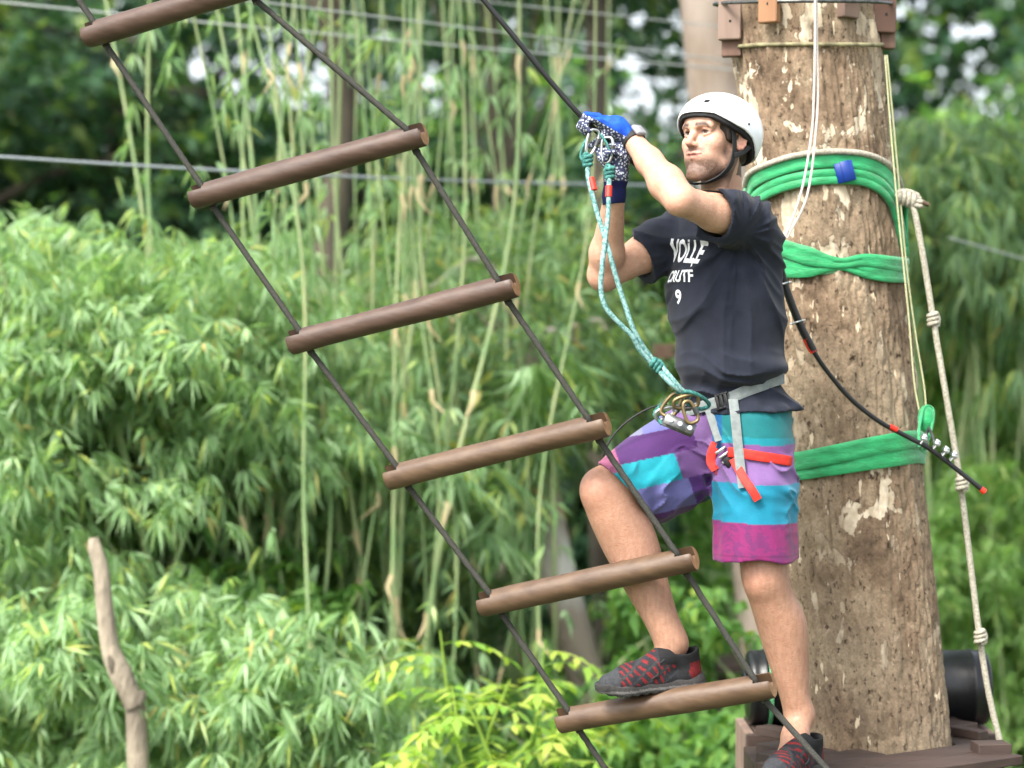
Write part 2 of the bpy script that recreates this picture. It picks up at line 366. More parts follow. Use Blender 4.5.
# ------------------------------------------------------------------ foliage
def leaf_quads(B, D, W, L, w, droop):
    """B base, D direction, W width direction; one folded quad per leaf"""
    tip = B + D * L[:, None] + V(0, 0, -1) * (droop * L)[:, None]; mid = B + D * (L * .42)[:, None] + V(0, 0, -1) * (droop * L * .12)[:, None]
    v = np.stack([B, mid + W * w[:, None], tip, mid - W * w[:, None]], 1).reshape(-1, 3)
    return v, np.arange(len(v)).reshape(-1, 4)
def fans(C, A, n, L, w, spread=1.1, droop=.25, jit=.25, seed=0):
    r = np.random.default_rng(seed); N = len(C); A = nrm(A)
    up = nrm(V(0, 0, 1) + r.normal(0, .45, (N, 3))); S = nrm(np.cross(A, up)); 
    ang = np.linspace(-spread, spread, n)[None] + r.normal(0, jit, (N, n))
    D = A[:, None] * np.cos(ang)[..., None] + S[:, None] * np.sin(ang)[..., None] + r.normal(0, .12, (N, n, 3)); D = nrm(D)
    Wd = nrm(np.cross(D, np.repeat(up[:, None], n, 1) + r.normal(0, .35, (N, n, 3))))
    Ls = L * (.55 + .45 * np.cos(ang * .8)) * r.uniform(.7, 1.15, (N, n)); ws = w * r.uniform(.7, 1.2, (N, n))
    B = C[:, None] + D * (.12 * L)
    return leaf_quads(B.reshape(-1, 3), D.reshape(-1, 3), Wd.reshape(-1, 3), Ls.ravel(), ws.ravel(), droop * r.uniform(.4, 1.6, N * n))
def foliage(name, C, A, n, L, w, mt, parent=None, **kw):
    v, f = fans(C, A, n, L, w, **kw); return link(mesh_np(name, v, f), name, mt, parent, smooth=False)
def clump_points(center, radii, nclump, nper, seed, cl=.28, shell=.55, flat=.6):
    """points gathered in clumps through a crown, with outward-drooping axes"""
    r = np.random.default_rng(seed); u = nrm(r.normal(size=(nclump, 3))); rad = r.uniform(shell, 1, nclump) ** .6
    cc = np.asarray(center) + u * rad[:, None] * np.asarray(radii) * r.uniform(.85, 1.12, (nclump, 1))
    p = cc[:, None] + r.normal(0, 1, (nclump, nper, 3)) * np.array([1, 1, flat]) * cl * r.uniform(.6, 1.4, (nclump, 1, 1))
    a = nrm((p - cc[:, None]) * .6 / cl + u[:, None] * .8 + V(0, 0, -.35) + r.normal(0, .3, p.shape))
    return p.reshape(-1, 3), a.reshape(-1, 3), cc
def trunk_tube(mb, base, top, r0, r1, wob=.1, n=9, seed=0, seg=14):
    r = np.random.default_rng(seed); t = np.linspace(0, 1, n)[:, None]; pts = np.asarray(base) * (1 - t) + np.asarray(top) * t
    pts[1:-1] += np.c_[r.normal(0, wob, (n - 2, 2)), np.zeros(n - 2)]
    rr = (r0 + (r1 - r0) * t[:, 0]) * (1 + r.normal(0, .05, n)); mb.tube(pts, rr, seg, sub=4); return pts
def limbs(mb, frm, tos, r0, seed=0):
    r = np.random.default_rng(seed)
    for q in tos:
        s = frm[r.integers(len(frm) // 3, len(frm))]; m = (s + q) / 2 + V(0, 0, .15) + r.normal(0, .08, 3)
        mb.tube([s, m, q], [r0, r0 * .6, r0 * .2], 6, sub=4)
# ------------------------------------------------------------------ the climber
def frame(yaw, pitch=0, roll=0):
    """rows F (forward), L (left), U (up); yaw = degrees away from facing the camera, turned to image left"""
    a = math.radians(yaw); F = V(-math.sin(a), -math.cos(a), 0); L = V(math.cos(a), -math.sin(a), 0); U = V(0, 0, 1)
    p = math.radians(pitch); F, U = F * math.cos(p) + U * math.sin(p), U * math.cos(p) - F * math.sin(p)
    r = math.radians(roll); L, U = L * math.cos(r) + U * math.sin(r), U * math.cos(r) - L * math.sin(r)
    return np.array([F, L, U])
TF = frame(50, 4)                    # torso
HF = frame(46, 6, 0); HC = P(716, 137, 5.97)     # head
def H(f, l, u): return HC + HF[0] * f + HF[1] * l + HF[2] * u
PF = frame(52)
shL, elL, wrL = P(748, 225, 5.93), P(680, 200, 5.74), P(633, 141, 5.90)
shR, elR, wrR = P(684, 232, 6.18), P(604, 275, 6.06), P(614, 200, 5.93)
hipL, knL, anL = P(752, 428, 6.02), P(765, 578, 5.96), P(800, 716, 6.02)
hipR, knR, anR = P(712, 432, 6.14), P(604, 491, 5.96), P(673, 645, 5.95)

def torso(f, g, k=.03):
    f.ell(P(722, 243, 6.06), V(.095, .155, .12) + g, TF, k)
    f.ell(P(721, 290, 6.06), V(.112, .155, .17) + g, TF, k)
    f.ell(P(724, 350, 6.07), V(.110, .140, .15) + g, TF, k)
    f.ell(P(735, 405, 6.08), V(.112, .152, .12) + g, PF, k)
    f.cap(shL, shR, .052 + g, None, k)
    f.ell(P(728, 225, 6.1), V(.06, .14, .06) + g, TF, k)
def armL(f, g, k=.02):
    f.ell(shL + V(0, 0, 0), V(.062, .062, .066) + g, None, .03)
    f.chain([shL, (shL + elL) / 2, elL], [.053 + g, .048 + g, .039 + g], k)
    f.ell(elL * .75 + wrL * .25, V(.044, .044, .044) + g, None, .03); f.chain([elL, elL * .7 + wrL * .3, elL * .35 + wrL * .65, wrL], [.039 + g, .043 + g, .035 + g, .0275 + g], k)
def armR(f, g, k=.02):
    f.ell(shR, V(.06, .06, .064) + g, None, .03)
    f.chain([shR, (shR + elR) / 2, elR], [.053 + g, .051 + g, .043 + g], k)
    f.chain([elR, elR * .7 + wrR * .3, wrR], [.043 + g, .046 + g, .029 + g], k)
def legs(f, g=0, k=.03):
    def lp(a, b, t, o=V(0, 0, 0)): return a * (1 - t) + b * t + o
    f.limb([hipL, lp(hipL, knL, .5), lp(knL, anL, 0, V(0, 0, .02)), lp(knL, anL, .14, V(.004, .006, 0)), lp(knL, anL, .36, V(.016, .02, 0)), lp(knL, anL, .62, V(.008, .012, 0)), lp(knL, anL, .86), anL],
           [x + g for x in (.1, .083, .060, .056, .0635, .050, .0365, .037)], .012)
    f.ell(knL + V(-.014, -.018, .004), V(.042, .042, .05), None, .03)
    f.limb([hipR, lp(hipR, knR, .5), knR + V(.035, .012, .012)], [x + g for x in (.1, .09, .070)], .012)
    f.limb([knR + V(.012, .005, -.005), lp(knR, anR, .14, V(.004, .008, 0)), lp(knR, anR, .34, V(.008, .022, 0)), lp(knR, anR, .62, V(.002, .012, 0)), lp(knR, anR, .86), anR], [x + g for x in (.064, .064, .068, .052, .0375, .037)], .02)
    f.ell(knR + V(-.016, -.02, .008), V(.048, .048, .05), None, .035)

person = empty('person', (float(P(735, 745, 5.98)[0]), 5.98, float(P(735, 750, 5.98)[2])),
               'man in white helmet, navy t-shirt and bright patchwork shorts stepping up the rung ladder', 'person')
lo, hi = P(572, 770, 5.55), P(835, 86, 6.4); lo[1] = 5.56; hi[1] = 6.36; lo[0] = P(570, 0, 6.1)[0] - .02; hi[0] = P(832, 0, 6.0)[0] + .02
zs = np.r_[np.arange(1.88, 3.45, .004), np.arange(3.45, 3.83, .0024)]
B = Field(np.arange(lo[0], hi[0], .0028), np.arange(lo[1], hi[1], .0032), zs)
torso(B, 0); armL(B, 0); armR(B, 0); legs(B)
# feet inside the shoes, palms inside the gloves
B.chain([anL, anL + V(-.02, -.05, -.05), P(782, 775, 5.86)], [.036, .035, .03], .02)
B.chain([anR, anR + V(-.03, -.01, -.05), P(624, 682, 5.935)], [.036, .032, .016], .02)
handL, handR = P(609, 124, 5.92), P(617, 163, 5.92)
B.chain([wrL, handL], [.026, .024], .01); B.chain([wrR, handR], [.026, .025], .01)
# neck
B.chain([H(-.025, 0, -.05), P(722, 212, 6.05)], [.055, .058], .02)
B.cap(H(-.01, .05, -.07), P(716, 212, 5.97), .014, .016, .02)
B.ell(P(727, 212, 6.08), V(.07, .11, .045), TF, .03)
# head
B.ell(H(-.012, 0, .030), (.098, .074, .080), HF, .02)
B.ell(H(.03, 0, -.04), (.06, .053, .088), HF, .02)
for s_ in (-1, 1):
    B.chain([H(-.01, s_ * .052, -.05), H(.014, s_ * .044, -.085), H(.074, s_ * .012, -.118)], [.018, .018, .016], .02)
    B.ell(H(.056, s_ * .045, -.03), (.022, .018, .022), HF, .025)           # cheekbone
    B.ell(H(.046, s_ * .032, -.072), (.03, .02, .03), HF, .02)
B.chain([H(.076, -.042, .013), H(.086, -.016, .010), H(.086, .016, .010), H(.076, .042, .013)], [.011, .0125, .0125, .011], .012)
B.ell(H(.066, 0, .045), (.03, .052, .04), HF, .02)
for s_ in (-1, 1):
    B.ell(H(.091, s_ * .031, -.004), (.015, .019, .011), HF, .010, 'sub')  # socket
    B.ell(H(.0685, s_ * .031, -.003), (.0135, .0150, .0125), HF, .003)   # eyeball
    B.chain([H(.078, s_ * .016, .002), H(.0835, s_ * .030, .0055), H(.0755, s_ * .046, .001)], [.0036, .0046, .0036], .004)   # upper lid
    B.chain([H(.078, s_ * .017, -.008), H(.081, s_ * .030, -.0115), H(.0755, s_ * .045, -.007)], [.0026, .003, .0026], .004)
B.chain([H(.084, 0, .006), H(.094, 0, -.012), H(.110, 0, -.034)], [.0078, .0082, .0095], .010)   # nose
B.ell(H(.104, 0, -.037), (.012, .010, .0085), HF, .006)
for s_ in (-1, 1):
    B.ell(H(.093, s_ * .0115, -.039), (.011, .006, .0075), HF, .006); B.ell(H(.099, s_ * .0065, -.0465), (.006, .0032, .003), HF, .002, 'sub')
B.ell(H(.073, 0, -.066), (.018, .030, .028), HF, .014)
B.chain([H(.083, -.024, -.0625), H(.0945, -.007, -.0615), H(.0945, .007, -.0615), H(.083, .024, -.0625)], [.0035, .0045, .0045, .003], .005)
B.chain([H(.082, -.021, -.067), H(.0895, 0, -.0725), H(.082, .021, -.067)], [.0035, .0055, .0035], .005)
B.chain([H(.088, -.027, -.0628), H(.101, 0, -.0674), H(.088, .027, -.0628)], [.0014, .0018, .0014], .002, 'sub')
B.ell(H(.074, 0, -.110), (.020, .019, .018), HF, .014)                      # chin
B.ell(H(.100, 0, -.092), (.008, .02, .006), HF, .008, 'sub')
for s_ in (-1, 1):                                                        # ears
    ER = nrm(HF + np.outer([s_ * .0, 0, 0], HF[0])); EF = nrm(HF[0] * .92 - HF[1] * s_ * .4); ELd = nrm(HF[1] * s_ * .92 + HF[0] * .4); RE = np.array([EF, ELd, HF[2]])
    c0 = H(-.012, s_ * .077, -.008)
    B.ell(c0, (.017, .0055, .031), RE, .005)
    rim = [c0 + EF * (.016 * math.cos(a)) + HF[2] * (.030 * math.sin(a)) + ELd * .004 for a in np.linspace(.3, 4.9, 9)]
    B.chain(rim, [.004] * 9, .003); B.ell(c0 + EF * .005 + ELd * .006, (.008, .004, .013), RE, .003, 'sub')
    B.ell(c0 + EF * .003 - HF[2] * .026 + ELd * .003, (.009, .0055, .009), RE, .004)
# knee caps, shins
me, co = B.mesh('body'); del B
q = (co - HC) @ HF.T; f_, l_, u_ = q.T
SK = np.array([.48, .285, .20]); cols = np.repeat(SK[None], len(co), 0)
cols = mixc(cols, (.46, .245, .17), .12 * (vnoise(co[:, 0] * 22, co[:, 1] * 22, co[:, 2] * 14, 3) > .1) * sst(.1, .6, vnoise(co[:, 0] * 22, co[:, 1] * 22, co[:, 2] * 14, 3)))
leg = sst(2.95, 2.8, co[:, 2]); cols = cols * (1 - leg[:, None] * np.array([.22, .27, .30]))
hairy = leg * (vnoise(co[:, 0] * 190, co[:, 1] * 190, co[:, 2] * 45, 5) * .5 + .5) * sst(2.68, 2.5, co[:, 2]); cols = mixc(cols, (.12, .075, .05), hairy * .36)
for c_, r_ in ((knR, .075), (knL, .07), (elL, .055), (elR, .05)): cols = mixc(cols, (.56, .26, .19), .4 * np.exp(-((co - c_ + V(.03, .03, 0)) ** 2).sum(1) / r_ ** 2 * 2))
head = (np.abs(l_) < .11) & (u_ > -.14) & (f_ > -.14) & (f_ < .14)
def hc(c, w): 
    global cols
    cols = mixc(cols, c, w * head)
hc((.58, .27, .2), .5 * np.exp(-(((f_ - .07) / .03) ** 2 + ((np.abs(l_) - .045) / .02) ** 2 + ((u_ + .035) / .022) ** 2)))
hc((.55, .22, .17), .55 * np.exp(-(((f_ - .108) / .016) ** 2 + (l_ / .014) ** 2 + ((u_ + .035) / .013) ** 2)))
nz = vnoise(co[:, 0] * 330, co[:, 1] * 330, co[:, 2] * 330, 9) * .5 + .5
beard = np.maximum(sst(-.052, -.088, u_ + .25 * np.abs(f_ - .07)) , 0)
beard = np.maximum(beard, sst(.012, .002, np.abs(u_ + .053)) * sst(.042, .026, np.abs(l_)) * (f_ > .07) * .9)
beard = np.maximum(beard, sst(.045, .02, f_) * sst(-.02, -.05, u_)) * (f_ > -.02) * (1 - sst(-.112, -.135, u_) * .5)
lips = np.exp(-((u_ + .0675 - 4 * l_ ** 2) / .0095) ** 4 - (l_ / .024) ** 4) * (f_ > .078)
beard = beard * (1 - lips); hc((.032, .025, .022), beard * (.58 + .32 * nz))
hc((.46, .2, .17), lips * .55); hc((.12, .03, .03), np.exp(-((u_ + .0672 - 6 * l_ ** 2) / .0022) ** 2) * (np.abs(l_) < .028) * (f_ > .076))
by = u_ - .0150 - .003 * sst(.012, .034, np.abs(l_)) + .010 * sst(.036, .052, np.abs(l_))
hc((.010, .007, .006), 1.0 * np.exp(-(by / .0064) ** 2) * sst(.009, .014, np.abs(l_)) * sst(.052, .044, np.abs(l_)) * (f_ > .055) * (.85 + .15 * nz))
for s_ in (-1, 1):
    e = (l_ - s_ * .031) / .0145; ev = (u_ + .0035) / (.0043 * np.sqrt(np.clip(1 - e * e, .01, 1))); inside = (np.abs(e) < 1) & (np.abs(ev) < 1) & (f_ > .066)
    hc((.30, .26, .245), inside * 1.0); gx = l_ - s_ * .031 - .002
    hc((.06, .035, .02), (inside & (gx ** 2 + (u_ + .0015) ** 2 < .0068 ** 2)) * 1.0)
    hc((.03, .02, .018), np.exp(-((ev - 1.15) / .35) ** 2) * (np.abs(e) < 1.1) * (f_ > .062) * .85); hc((.25, .12, .1), np.exp(-((ev + 1.2) / .3) ** 2) * (np.abs(e) < 1.05) * (f_ > .062) * .5)
hc((.035, .024, .018), ((f_ < .035 - .25 * np.abs(u_ - .02)) & (u_ > -.015) & (np.abs(l_) < .0765)) * .9)                     # short hair at the temples
hc((.04, .028, .02), ((f_ < -.045) & (u_ > -.10)) * .85)
hc((.5, .2, .15), ((np.abs(l_) > .078) & (f_ < .01) & (u_ < .03) & (u_ > -.045)) * .45)
set_col(me, np.clip(cols, 0, 1)); body = link(me, 'body', M['skin'], person)

# hair: a thin cap under the helmet, sideburns and nape
Hh = Field.box(HC - .15, HC + .15, .003)
Hh.ell(H(-.016, 0, .030), (.100, .0785, .083), HF, 0); Hh.ell(H(-.05, 0, -.03), (.06, .064, .05), HF, .02)
for s_ in (-1, 1): Hh.chain([H(.03, s_ * .0655, .03), H(.022, s_ * .0665, -.012)], [.012, .008], .006)
Hh.cut(H(.052, 0, 0), HF[0]); Hh.ell(H(-.012, 0, -.01), (.05, .2, .034), HF, .005, 'sub') if False else None
me, _ = Hh.mesh('hair'); link(me, 'hair', M['hair'], person)

# helmet shell
def helmet_field(g, h=.0026):
    f = Field.box(HC - .17, HC + .18, h); f.ell(H(-.012, 0, .026), V(.128, .107, .097) + g, HF, 0); f.ell(H(-.045, 0, .0), V(.092, .098, .10) + g, HF, .02); return f
def rim_cut(f, dz=0):
    sl, X, Y, Z = f.all(); X, Y, Z = X - HC[0], Y - HC[1], Z - HC[2]
    qf, ql, qu = [HF[i][0] * X + HF[i][1] * Y + HF[i][2] * Z for i in range(3)]
    edge = np.interp(qf, [-.14, -.08, -.035, .0, .03, .06, .085, .13], [-.062, -.046, -.006, .010, .018, .030, .044, .050]) - .018 * sst(.035, .09, ql * -1) * sst(0, .05, qf)
    f.put(sl, (qu - edge - dz) * .85, .004, 'sub') if False else f.put(sl, -((edge + dz) - qu) * -1 * .85, .004, 'sub') if False else None
    v = (edge + dz - qu) * .85               # positive below the rim
    f.d[sl] = np.maximum(f.d[sl], v)
helmet_parent = None
f = helmet_field(0); g = helmet_field(-.006); f.d = np.maximum(f.d, -g.d); rim_cut(f)
for (a, b, c, r) in ((.088, .034, .085, .0085), (.088, -.034, .085, .0085)):
    f.cap(H(a * .75, b * .75, c * .75), H(a * 1.25, b * 1.25, c * 1.25), r, r, .001, 'sub')
me, _ = f.mesh('helmet'); helmet = link(me, 'helmet', M['helmet'], person)
f = helmet_field(-.0065, .003); g = helmet_field(-.019, .003); f.d = np.maximum(f.d, -g.d); rim_cut(f, -.011)
for s_ in (-1, 1): pass
me, _ = f.mesh('helmet_padding'); link(me, 'helmet_padding', M['helmet_in'], helmet)
for s_ in (-1, 1): mb = MB(); mb.ball(H(-.008, s_ * .1075, .028), .0035, 8); mb.build('rivet', M['strap_black'], helmet)
mb = MB()
for s_ in (-1, 1):
    mb.ribbon([H(.03, s_ * .082, .03), H(.016, s_ * .081, -.02), H(.012, s_ * .079, -.052), H(.016, s_ * .073, -.086), H(.034, s_ * .056, -.118), H(.054, s_ * .028, -.137), H(.058, 0, -.139)], HF[0] * 1, .008, .0016)
    mb.ribbon([H(-.05, s_ * .086, -.02), H(-.02, s_ * .084, -.045), H(.012, s_ * .080, -.06)], HF[2], .007, .0014)
mb.build('chin_strap', M['strap_black'], helmet)

# ------------------------------------------------------------------ t-shirt
h = .0042
f = Field.box(P(628, 452, 6.3) - V(0, .75, 0), V(P(808, 0, 6.1)[0], 6.34, P(0, 192, 5.9)[2]), h)
torso(f, .013, .04); 
sleL = shL * .46 + elL * .54; sleR = shR * .42 + elR * .58
f.chain([shL, (shL + sleL) / 2, sleL + (elL - shL) * .12 + V(0, 0, -.004)], [.073, .074, .074], .03)
f.chain([shR, (shR + sleR) / 2, sleR + (elR - shR) * .12 + V(0, 0, -.01)], [.07, .072, .07], .03)
# loose back panel, blousing over the belt and the skirt of the shirt below it
f.ell(P(740, 330, 6.03), V(.10, .12, .17), TF, .05); f.ell(P(735, 368, 6.05), V(.135, .165, .06), PF, .03); f.cap(P(752, 235, 6.0), P(754, 345, 6.05), .07, .07, .05)
f.ell(P(745, 412, 6.07), V(.140, .172, .062), PF, .02)
sl, X, Y, Z = f.all(); Fq = X * TF[0][0] + Y * TF[0][1]; Lq = X * TF[1][0] + Y * TF[1][1]; Zp = Z * 1.0
dn = vnoise((X * 5 + Z * 5), (Y * 9), (Z * 7 - X * 11), 11); dn2 = vnoise(X * 7, Y * 7, Z * 38 + 3 * vnoise(X * 6, Y * 6, Z * 6, 4), 12)
w_low = sst(3.12, 2.99, Z); w_up = 1 - w_low
dg = vnoise((X + Z) * 26, Y * 12, (Z - X) * 6, 13)                                # pulls from the armpit
ap = P(738, 236, 5.9); pr = np.sqrt((X - ap[0]) ** 2 + (Z - ap[2]) ** 2) + .02; pa = np.arctan2(X - ap[0] + .1 * (Y - 5.9), ap[2] - Z)
rad_f = vnoise(pa * 3.2 + 9, pr * 5, Y * 2.5, 17); rad2 = vnoise(pa * 7 + 3, pr * 7, Y * 4, 18)
fold = -.017 * (1 - np.abs(rad_f)) ** 3 * sst(.03, .12, pr) - .006 * (1 - np.abs(rad2)) ** 2 * sst(.03, .12, pr)
sag = vnoise(X * 5 + Z * 6, Y * 4, (Z + .25 * (X - .6)) * 26 + 1.5 * vnoise(X * 7, Y * 7, Z * 4, 4), 12)
f.d += fold * (.35 + .65 * w_up) - .016 * (1 - np.abs(sag)) ** 2.5 * w_low + .009
vf = vnoise(Lq * 40, Fq * 40, Z * 4, 14); f.d += (vf * .006) * sst(2.96, 2.93, Z)
# belt groove
bp = P(705, 403, 5.9); bq = P(787, 378, 5.98)
slope = (bq[2] - bp[2]) / (bq[0] - bp[0]); zb = bp[2] + slope * (X - bp[0]) + 0 * Y
f.d += .012 * np.exp(-((Z - zb) / .02) ** 2)
g = Field(f.x, f.y, f.z); torso(g, .003, .03); g.chain([shL, shL * .5 + elL * .5], [.060, .056], .02); g.chain([shR, shR * .55 + elR * .45], [.058, .056], .02); legs(g, .004); core = g.d.copy(); f.d = np.minimum(f.d, core - .005)
g = Field(f.x, f.y, f.z); g.chain([shL, elL], [.062, .062], .02); g.chain([shR, elR], [.060, .061], .02); core = np.minimum(core, g.d); shirt_outer = f.d.copy()
# hem, sleeve ends
hz = P(0, 414, 5.98)[2]; hem = hz + .012 * vnoise(X * 14, Y * 14, Z * 0 + 1, 15) + slope * .25 * (X - bp[0]) - .02 * sst(P(712, 0, 6)[0], P(690, 0, 6)[0], X)
f.d[sl] = np.maximum(f.d, (hem - Z))
def sleeve_cut(f, sh, sle, el, tilt):
    d = nrm(el - sh); n = nrm(d + tilt); sl, X, Y, Z = f.all(); v = (X - sle[0]) * n[0] + (Y - sle[1]) * n[1] + (Z - sle[2]) * n[2]
    rad = np.sqrt((X - sle[0]) ** 2 + (Y - sle[1]) ** 2 + (Z - sle[2]) ** 2); f.d = np.where(rad < .16, np.maximum(f.d, v), f.d)
sleeve_cut(f, shL, sleL, elL, V(.1, 0, -.45)); sleeve_cut(f, shR, sleR, elR, V(0, 0, .0))

pass
# hollow only where the openings are
f.d = np.maximum(f.d, -np.maximum(core, shirt_outer + .0105))
# neckline
nb = P(722, 210, 6.04); f.cap(H(-.025, 0, -.08), P(721, 210, 6.03), .066, .072, .003, 'sub')
f.cap(P(721, 206, 6.03), P(706, 214, 5.97), .06, .03, .003, 'sub')
me, sco = f.mesh('t_shirt'); shirt = link(me, 't_shirt', M['shirt'], person)
mb = MB(); th = np.linspace(0, 2 * np.pi, 40)
sv = BVHTree.FromPolygons([tuple(v) for v in sco[::1]], [tuple(p.vertices) for p in me.polygons])

# shirt print: letters laid onto the cloth of the chest
def letters(txt, size, c, skew=0, sx=1.0, off=.0018, tilt=0, name='shirt_print'):
    cu = bpy.data.curves.new('t', 'FONT'); cu.body = txt; cu.size = size; cu.align_x = 'CENTER'; cu.align_y = 'CENTER'; cu.offset = size * .03; cu.resolution_u = 3
    o = bpy.data.objects.new('t', cu); col.objects.link(o); dg = bpy.context.evaluated_depsgraph_get(); m = bpy.data.meshes.new_from_object(o.evaluated_get(dg)); col.objects.unlink(o); bpy.data.objects.remove(o)
    import bmesh
    bm = bmesh.new(); bm.from_mesh(m); bmesh.ops.triangulate(bm, faces=bm.faces[:])
    for _ in range(2):
        bmesh.ops.subdivide_edges(bm, edges=[e for e in bm.edges if e.calc_length() > .006], cuts=1, use_grid_fill=False); bmesh.ops.triangulate(bm, faces=bm.faces[:])
    ldir = nrm(V(-TF[1][0], -TF[1][1], 0)) * -1; c = np.asarray(c, float); d = Vector(-TF[0] * 1.0)
    bad = []
    for v in bm.verts:
        a, b = v.co.x * sx + v.co.y * skew, v.co.y
        a, b = a * math.cos(tilt) - b * math.sin(tilt), a * math.sin(tilt) + b * math.cos(tilt)
        p = c + ldir * a + V(0, 0, 1) * b; hit = sv.ray_cast(Vector(p + TF[0] * .4), d)
        if hit[0] is None: bad.append(v); v.co = Vector(p)
        else: v.co = hit[0] - d * off
    bmesh.ops.delete(bm, geom=bad, context='VERTS'); bm.to_mesh(m); bm.free(); m.name = name
    return link(m, name, M['print_white'], shirt, smooth=False)

# ------------------------------------------------------------------ board shorts
f = Field.box(P(590, 572, 6.3) - V(0, .7, 0), V(P(812, 0, 6.1)[0], 6.36, P(0, 388, 5.9)[2]), .0042)
f.ell(P(738, 408, 6.09), (.128, .163, .1), PF, 0)
hemL = P(757, 560, 5.97); f.chain([P(750, 436, 6.03), P(754, 490, 6.0), hemL + V(.0, 0, -.05)], [.112, .113, .117], .03)
hemR = P(632, 488, 5.99); f.chain([P(722, 446, 6.13), P(672, 472, 6.05), hemR + (hemR - P(672, 472, 6.05)) * .5], [.113, .100, .094], .03)
f.cap(P(700, 470, 6.1), P(652, 502, 6.02), .07, .062, .04)
f.ell(P(742, 448, 6.12), (.12, .15, .09), PF, .03)
sl, X, Y, Z = f.all()
n1 = vnoise(X * 11 - Z * 20 + 1.2 * vnoise(X * 9, Y * 9, Z * 9, 23), Y * 11, Z * 16 + X * 15 + 1.5 * vnoise(X * 8, Y * 8, Z * 8, 24), 21); n2 = vnoise(X * 26, Y * 26, Z * 5, 22)
f.d += ((1 - np.abs(n1)) ** 3 * -.013 + .004) * sst(2.55, 2.75, Z) + n2 * .009 * sst(2.78, 2.6, Z)
g = Field(f.x, f.y, f.z); legs(g, .006); torso(g, .006); f.d = np.minimum(f.d, g.d - .004); so = f.d.copy()
zcutL = hemL[2] + .006 * np.sin(X * 34 + Y * 20)
f.d = np.where((X > P(700, 0, 6)[0]) & (Z < P(0, 520, 6)[2]), np.maximum(f.d, zcutL - Z), f.d)
hnn = nrm(V(-.67, -.1, -.70 * -1 * -1)); hp = P(628, 494, 6.0); hnn = nrm(V(-.80, -.42, -.42 * 0 + .02))
hpA, hpB = P(599, 466, 6.0), P(655, 524, 6.0); inl = nrm(hpB - hpA); nn = nrm(V(-inl[2] * -1, 0, inl[0] * -1)); nn = nn if nn[0] < 0 else -nn; nn = nrm(nn + V(0, -.12, 0))
vv = (X - hpA[0]) * nn[0] + (Y - hpA[1]) * nn[1] + (Z - hpA[2]) * nn[2]
f.d = np.where(X < P(715, 0, 6)[0], np.maximum(f.d, vv), f.d)
g = Field(f.x, f.y, f.z); legs(g, .008); g.ell(P(738, 405, 6.08), V(.112, .152, .12), PF, .03)
g.chain([P(752, 520, 6.0), hemL + V(0, 0, -.08)], [.094, .104], .02); tR = P(672, 472, 6.05); g.chain([tR * .5 + hemR * .5, hemR + (hemR - tR) * .8], [.078, .085], .02); g.cap(P(690, 476, 6.08), P(648, 506, 6.01), .055, .056, .03)
f.d = np.maximum(f.d, -np.maximum(g.d, so + .0105)); f.d = np.maximum(f.d, f.z[None, None, :] - P(0, 407, 6.0)[2])
me, co = f.mesh('shorts')
px = co[:, 0] * FPX / co[:, 1] + 512; 
DK = .44; zcutLm = hemL[2]
T_, MG, BL, PU, LI, PK, TE = map(np.array, ((.0, .46, .58), (.36, .02, .19), (.0, .21, .50), (.10, .018, .18), (.33, .17, .47), (.58, .06, .25), (.0, .25, .27)))
PE, VI = np.array((.2, .2, .52)), np.array((.09, .02, .2))
c_ = np.repeat(BL[None], len(co), 0); zz = co[:, 2]; ang = np.degrees(np.arctan2((co - hipL)[:, 0] @ np.eye(1)[0] if False else (co[:, 0] - .68), -(co[:, 1] - 6.0)))
def zy(py): return P(0, py, 5.95)[2]
wob = .004 * np.sin(co[:, 0] * 20)
Lm = np.ones(len(co), bool)
bandsL = [(380, TE), (448, BL), (462, LI), (484, BL), (521, MG), (600, MG)]
def paint(m, c): c_[m] = c
z_ = zz + wob
paint(z_ > zy(437), TE); paint((z_ <= zy(437)) & (z_ > zy(450)), T_ * .8); paint((z_ <= zy(444)) & (z_ > zy(458)), LI * np.array([.9, .6, .8])); paint((z_ <= zy(458)) & (z_ > zy(483)), LI); paint((z_ <= zy(483)) & (z_ > zy(522)), T_ * .55 + BL * .45); paint(z_ <= zy(522), MG)
paint((z_ > zy(450)) & (px < 722), BL * np.array([1, .7, .8])); paint((z_ > zy(395)) & (px > 788) , PK)
paint((z_ <= zy(522)) & (ang > 52), PK * .8); paint((z_ > zy(483)) & (z_ <= zy(458)) & (ang > 70), PU)
# raised leg: large skewed patches that follow the thigh
pz = 384 - (co[:, 2] - ZC) * FPX / 6.02; pxx = co[:, 0] * FPX / 6.02 + 512; du, dv = pxx - 705, pz - 425; uu = -.95 * du + .32 * dv + 9 * (co[:, 1] - 6) / .1 * .3; vv_ = .32 * du + .95 * dv + .12 * uu
rm = (px < 712) & (co[:, 0] < .56) & (co[:, 2] < zy(398))
WH = PE * .5 + .22
def pr(m, c): paint(rm & m, c)
pr(vv_ < -4, PE * 1.1); pr((vv_ < -4) & (uu < 34), LI * .9); pr((vv_ < -4) & (uu > 62), WH); pr((vv_ >= -4) & (vv_ < 20), PU); pr((vv_ >= -4) & (vv_ < 20) & (uu < 14), LI * .8)
pr((vv_ >= 20) & (vv_ < 47), T_); pr((vv_ >= 20) & (vv_ < 47) & (uu < 38), PU * .5 + LI * .5); pr((vv_ >= 47) & (vv_ < 76), PE); pr((vv_ >= 47) & (vv_ < 76) & (uu < 33), VI); pr(vv_ >= 76, PU); pr((vv_ >= 70) & (uu < 24), BL)
pr((uu > 94 - .1 * vv_) & (vv_ < 26), PK * .8 + .1)
inner = rm & (vnoise(co[:, 0] * 1, co[:, 1] * 1, co[:, 2] * 1, 1) > 9)
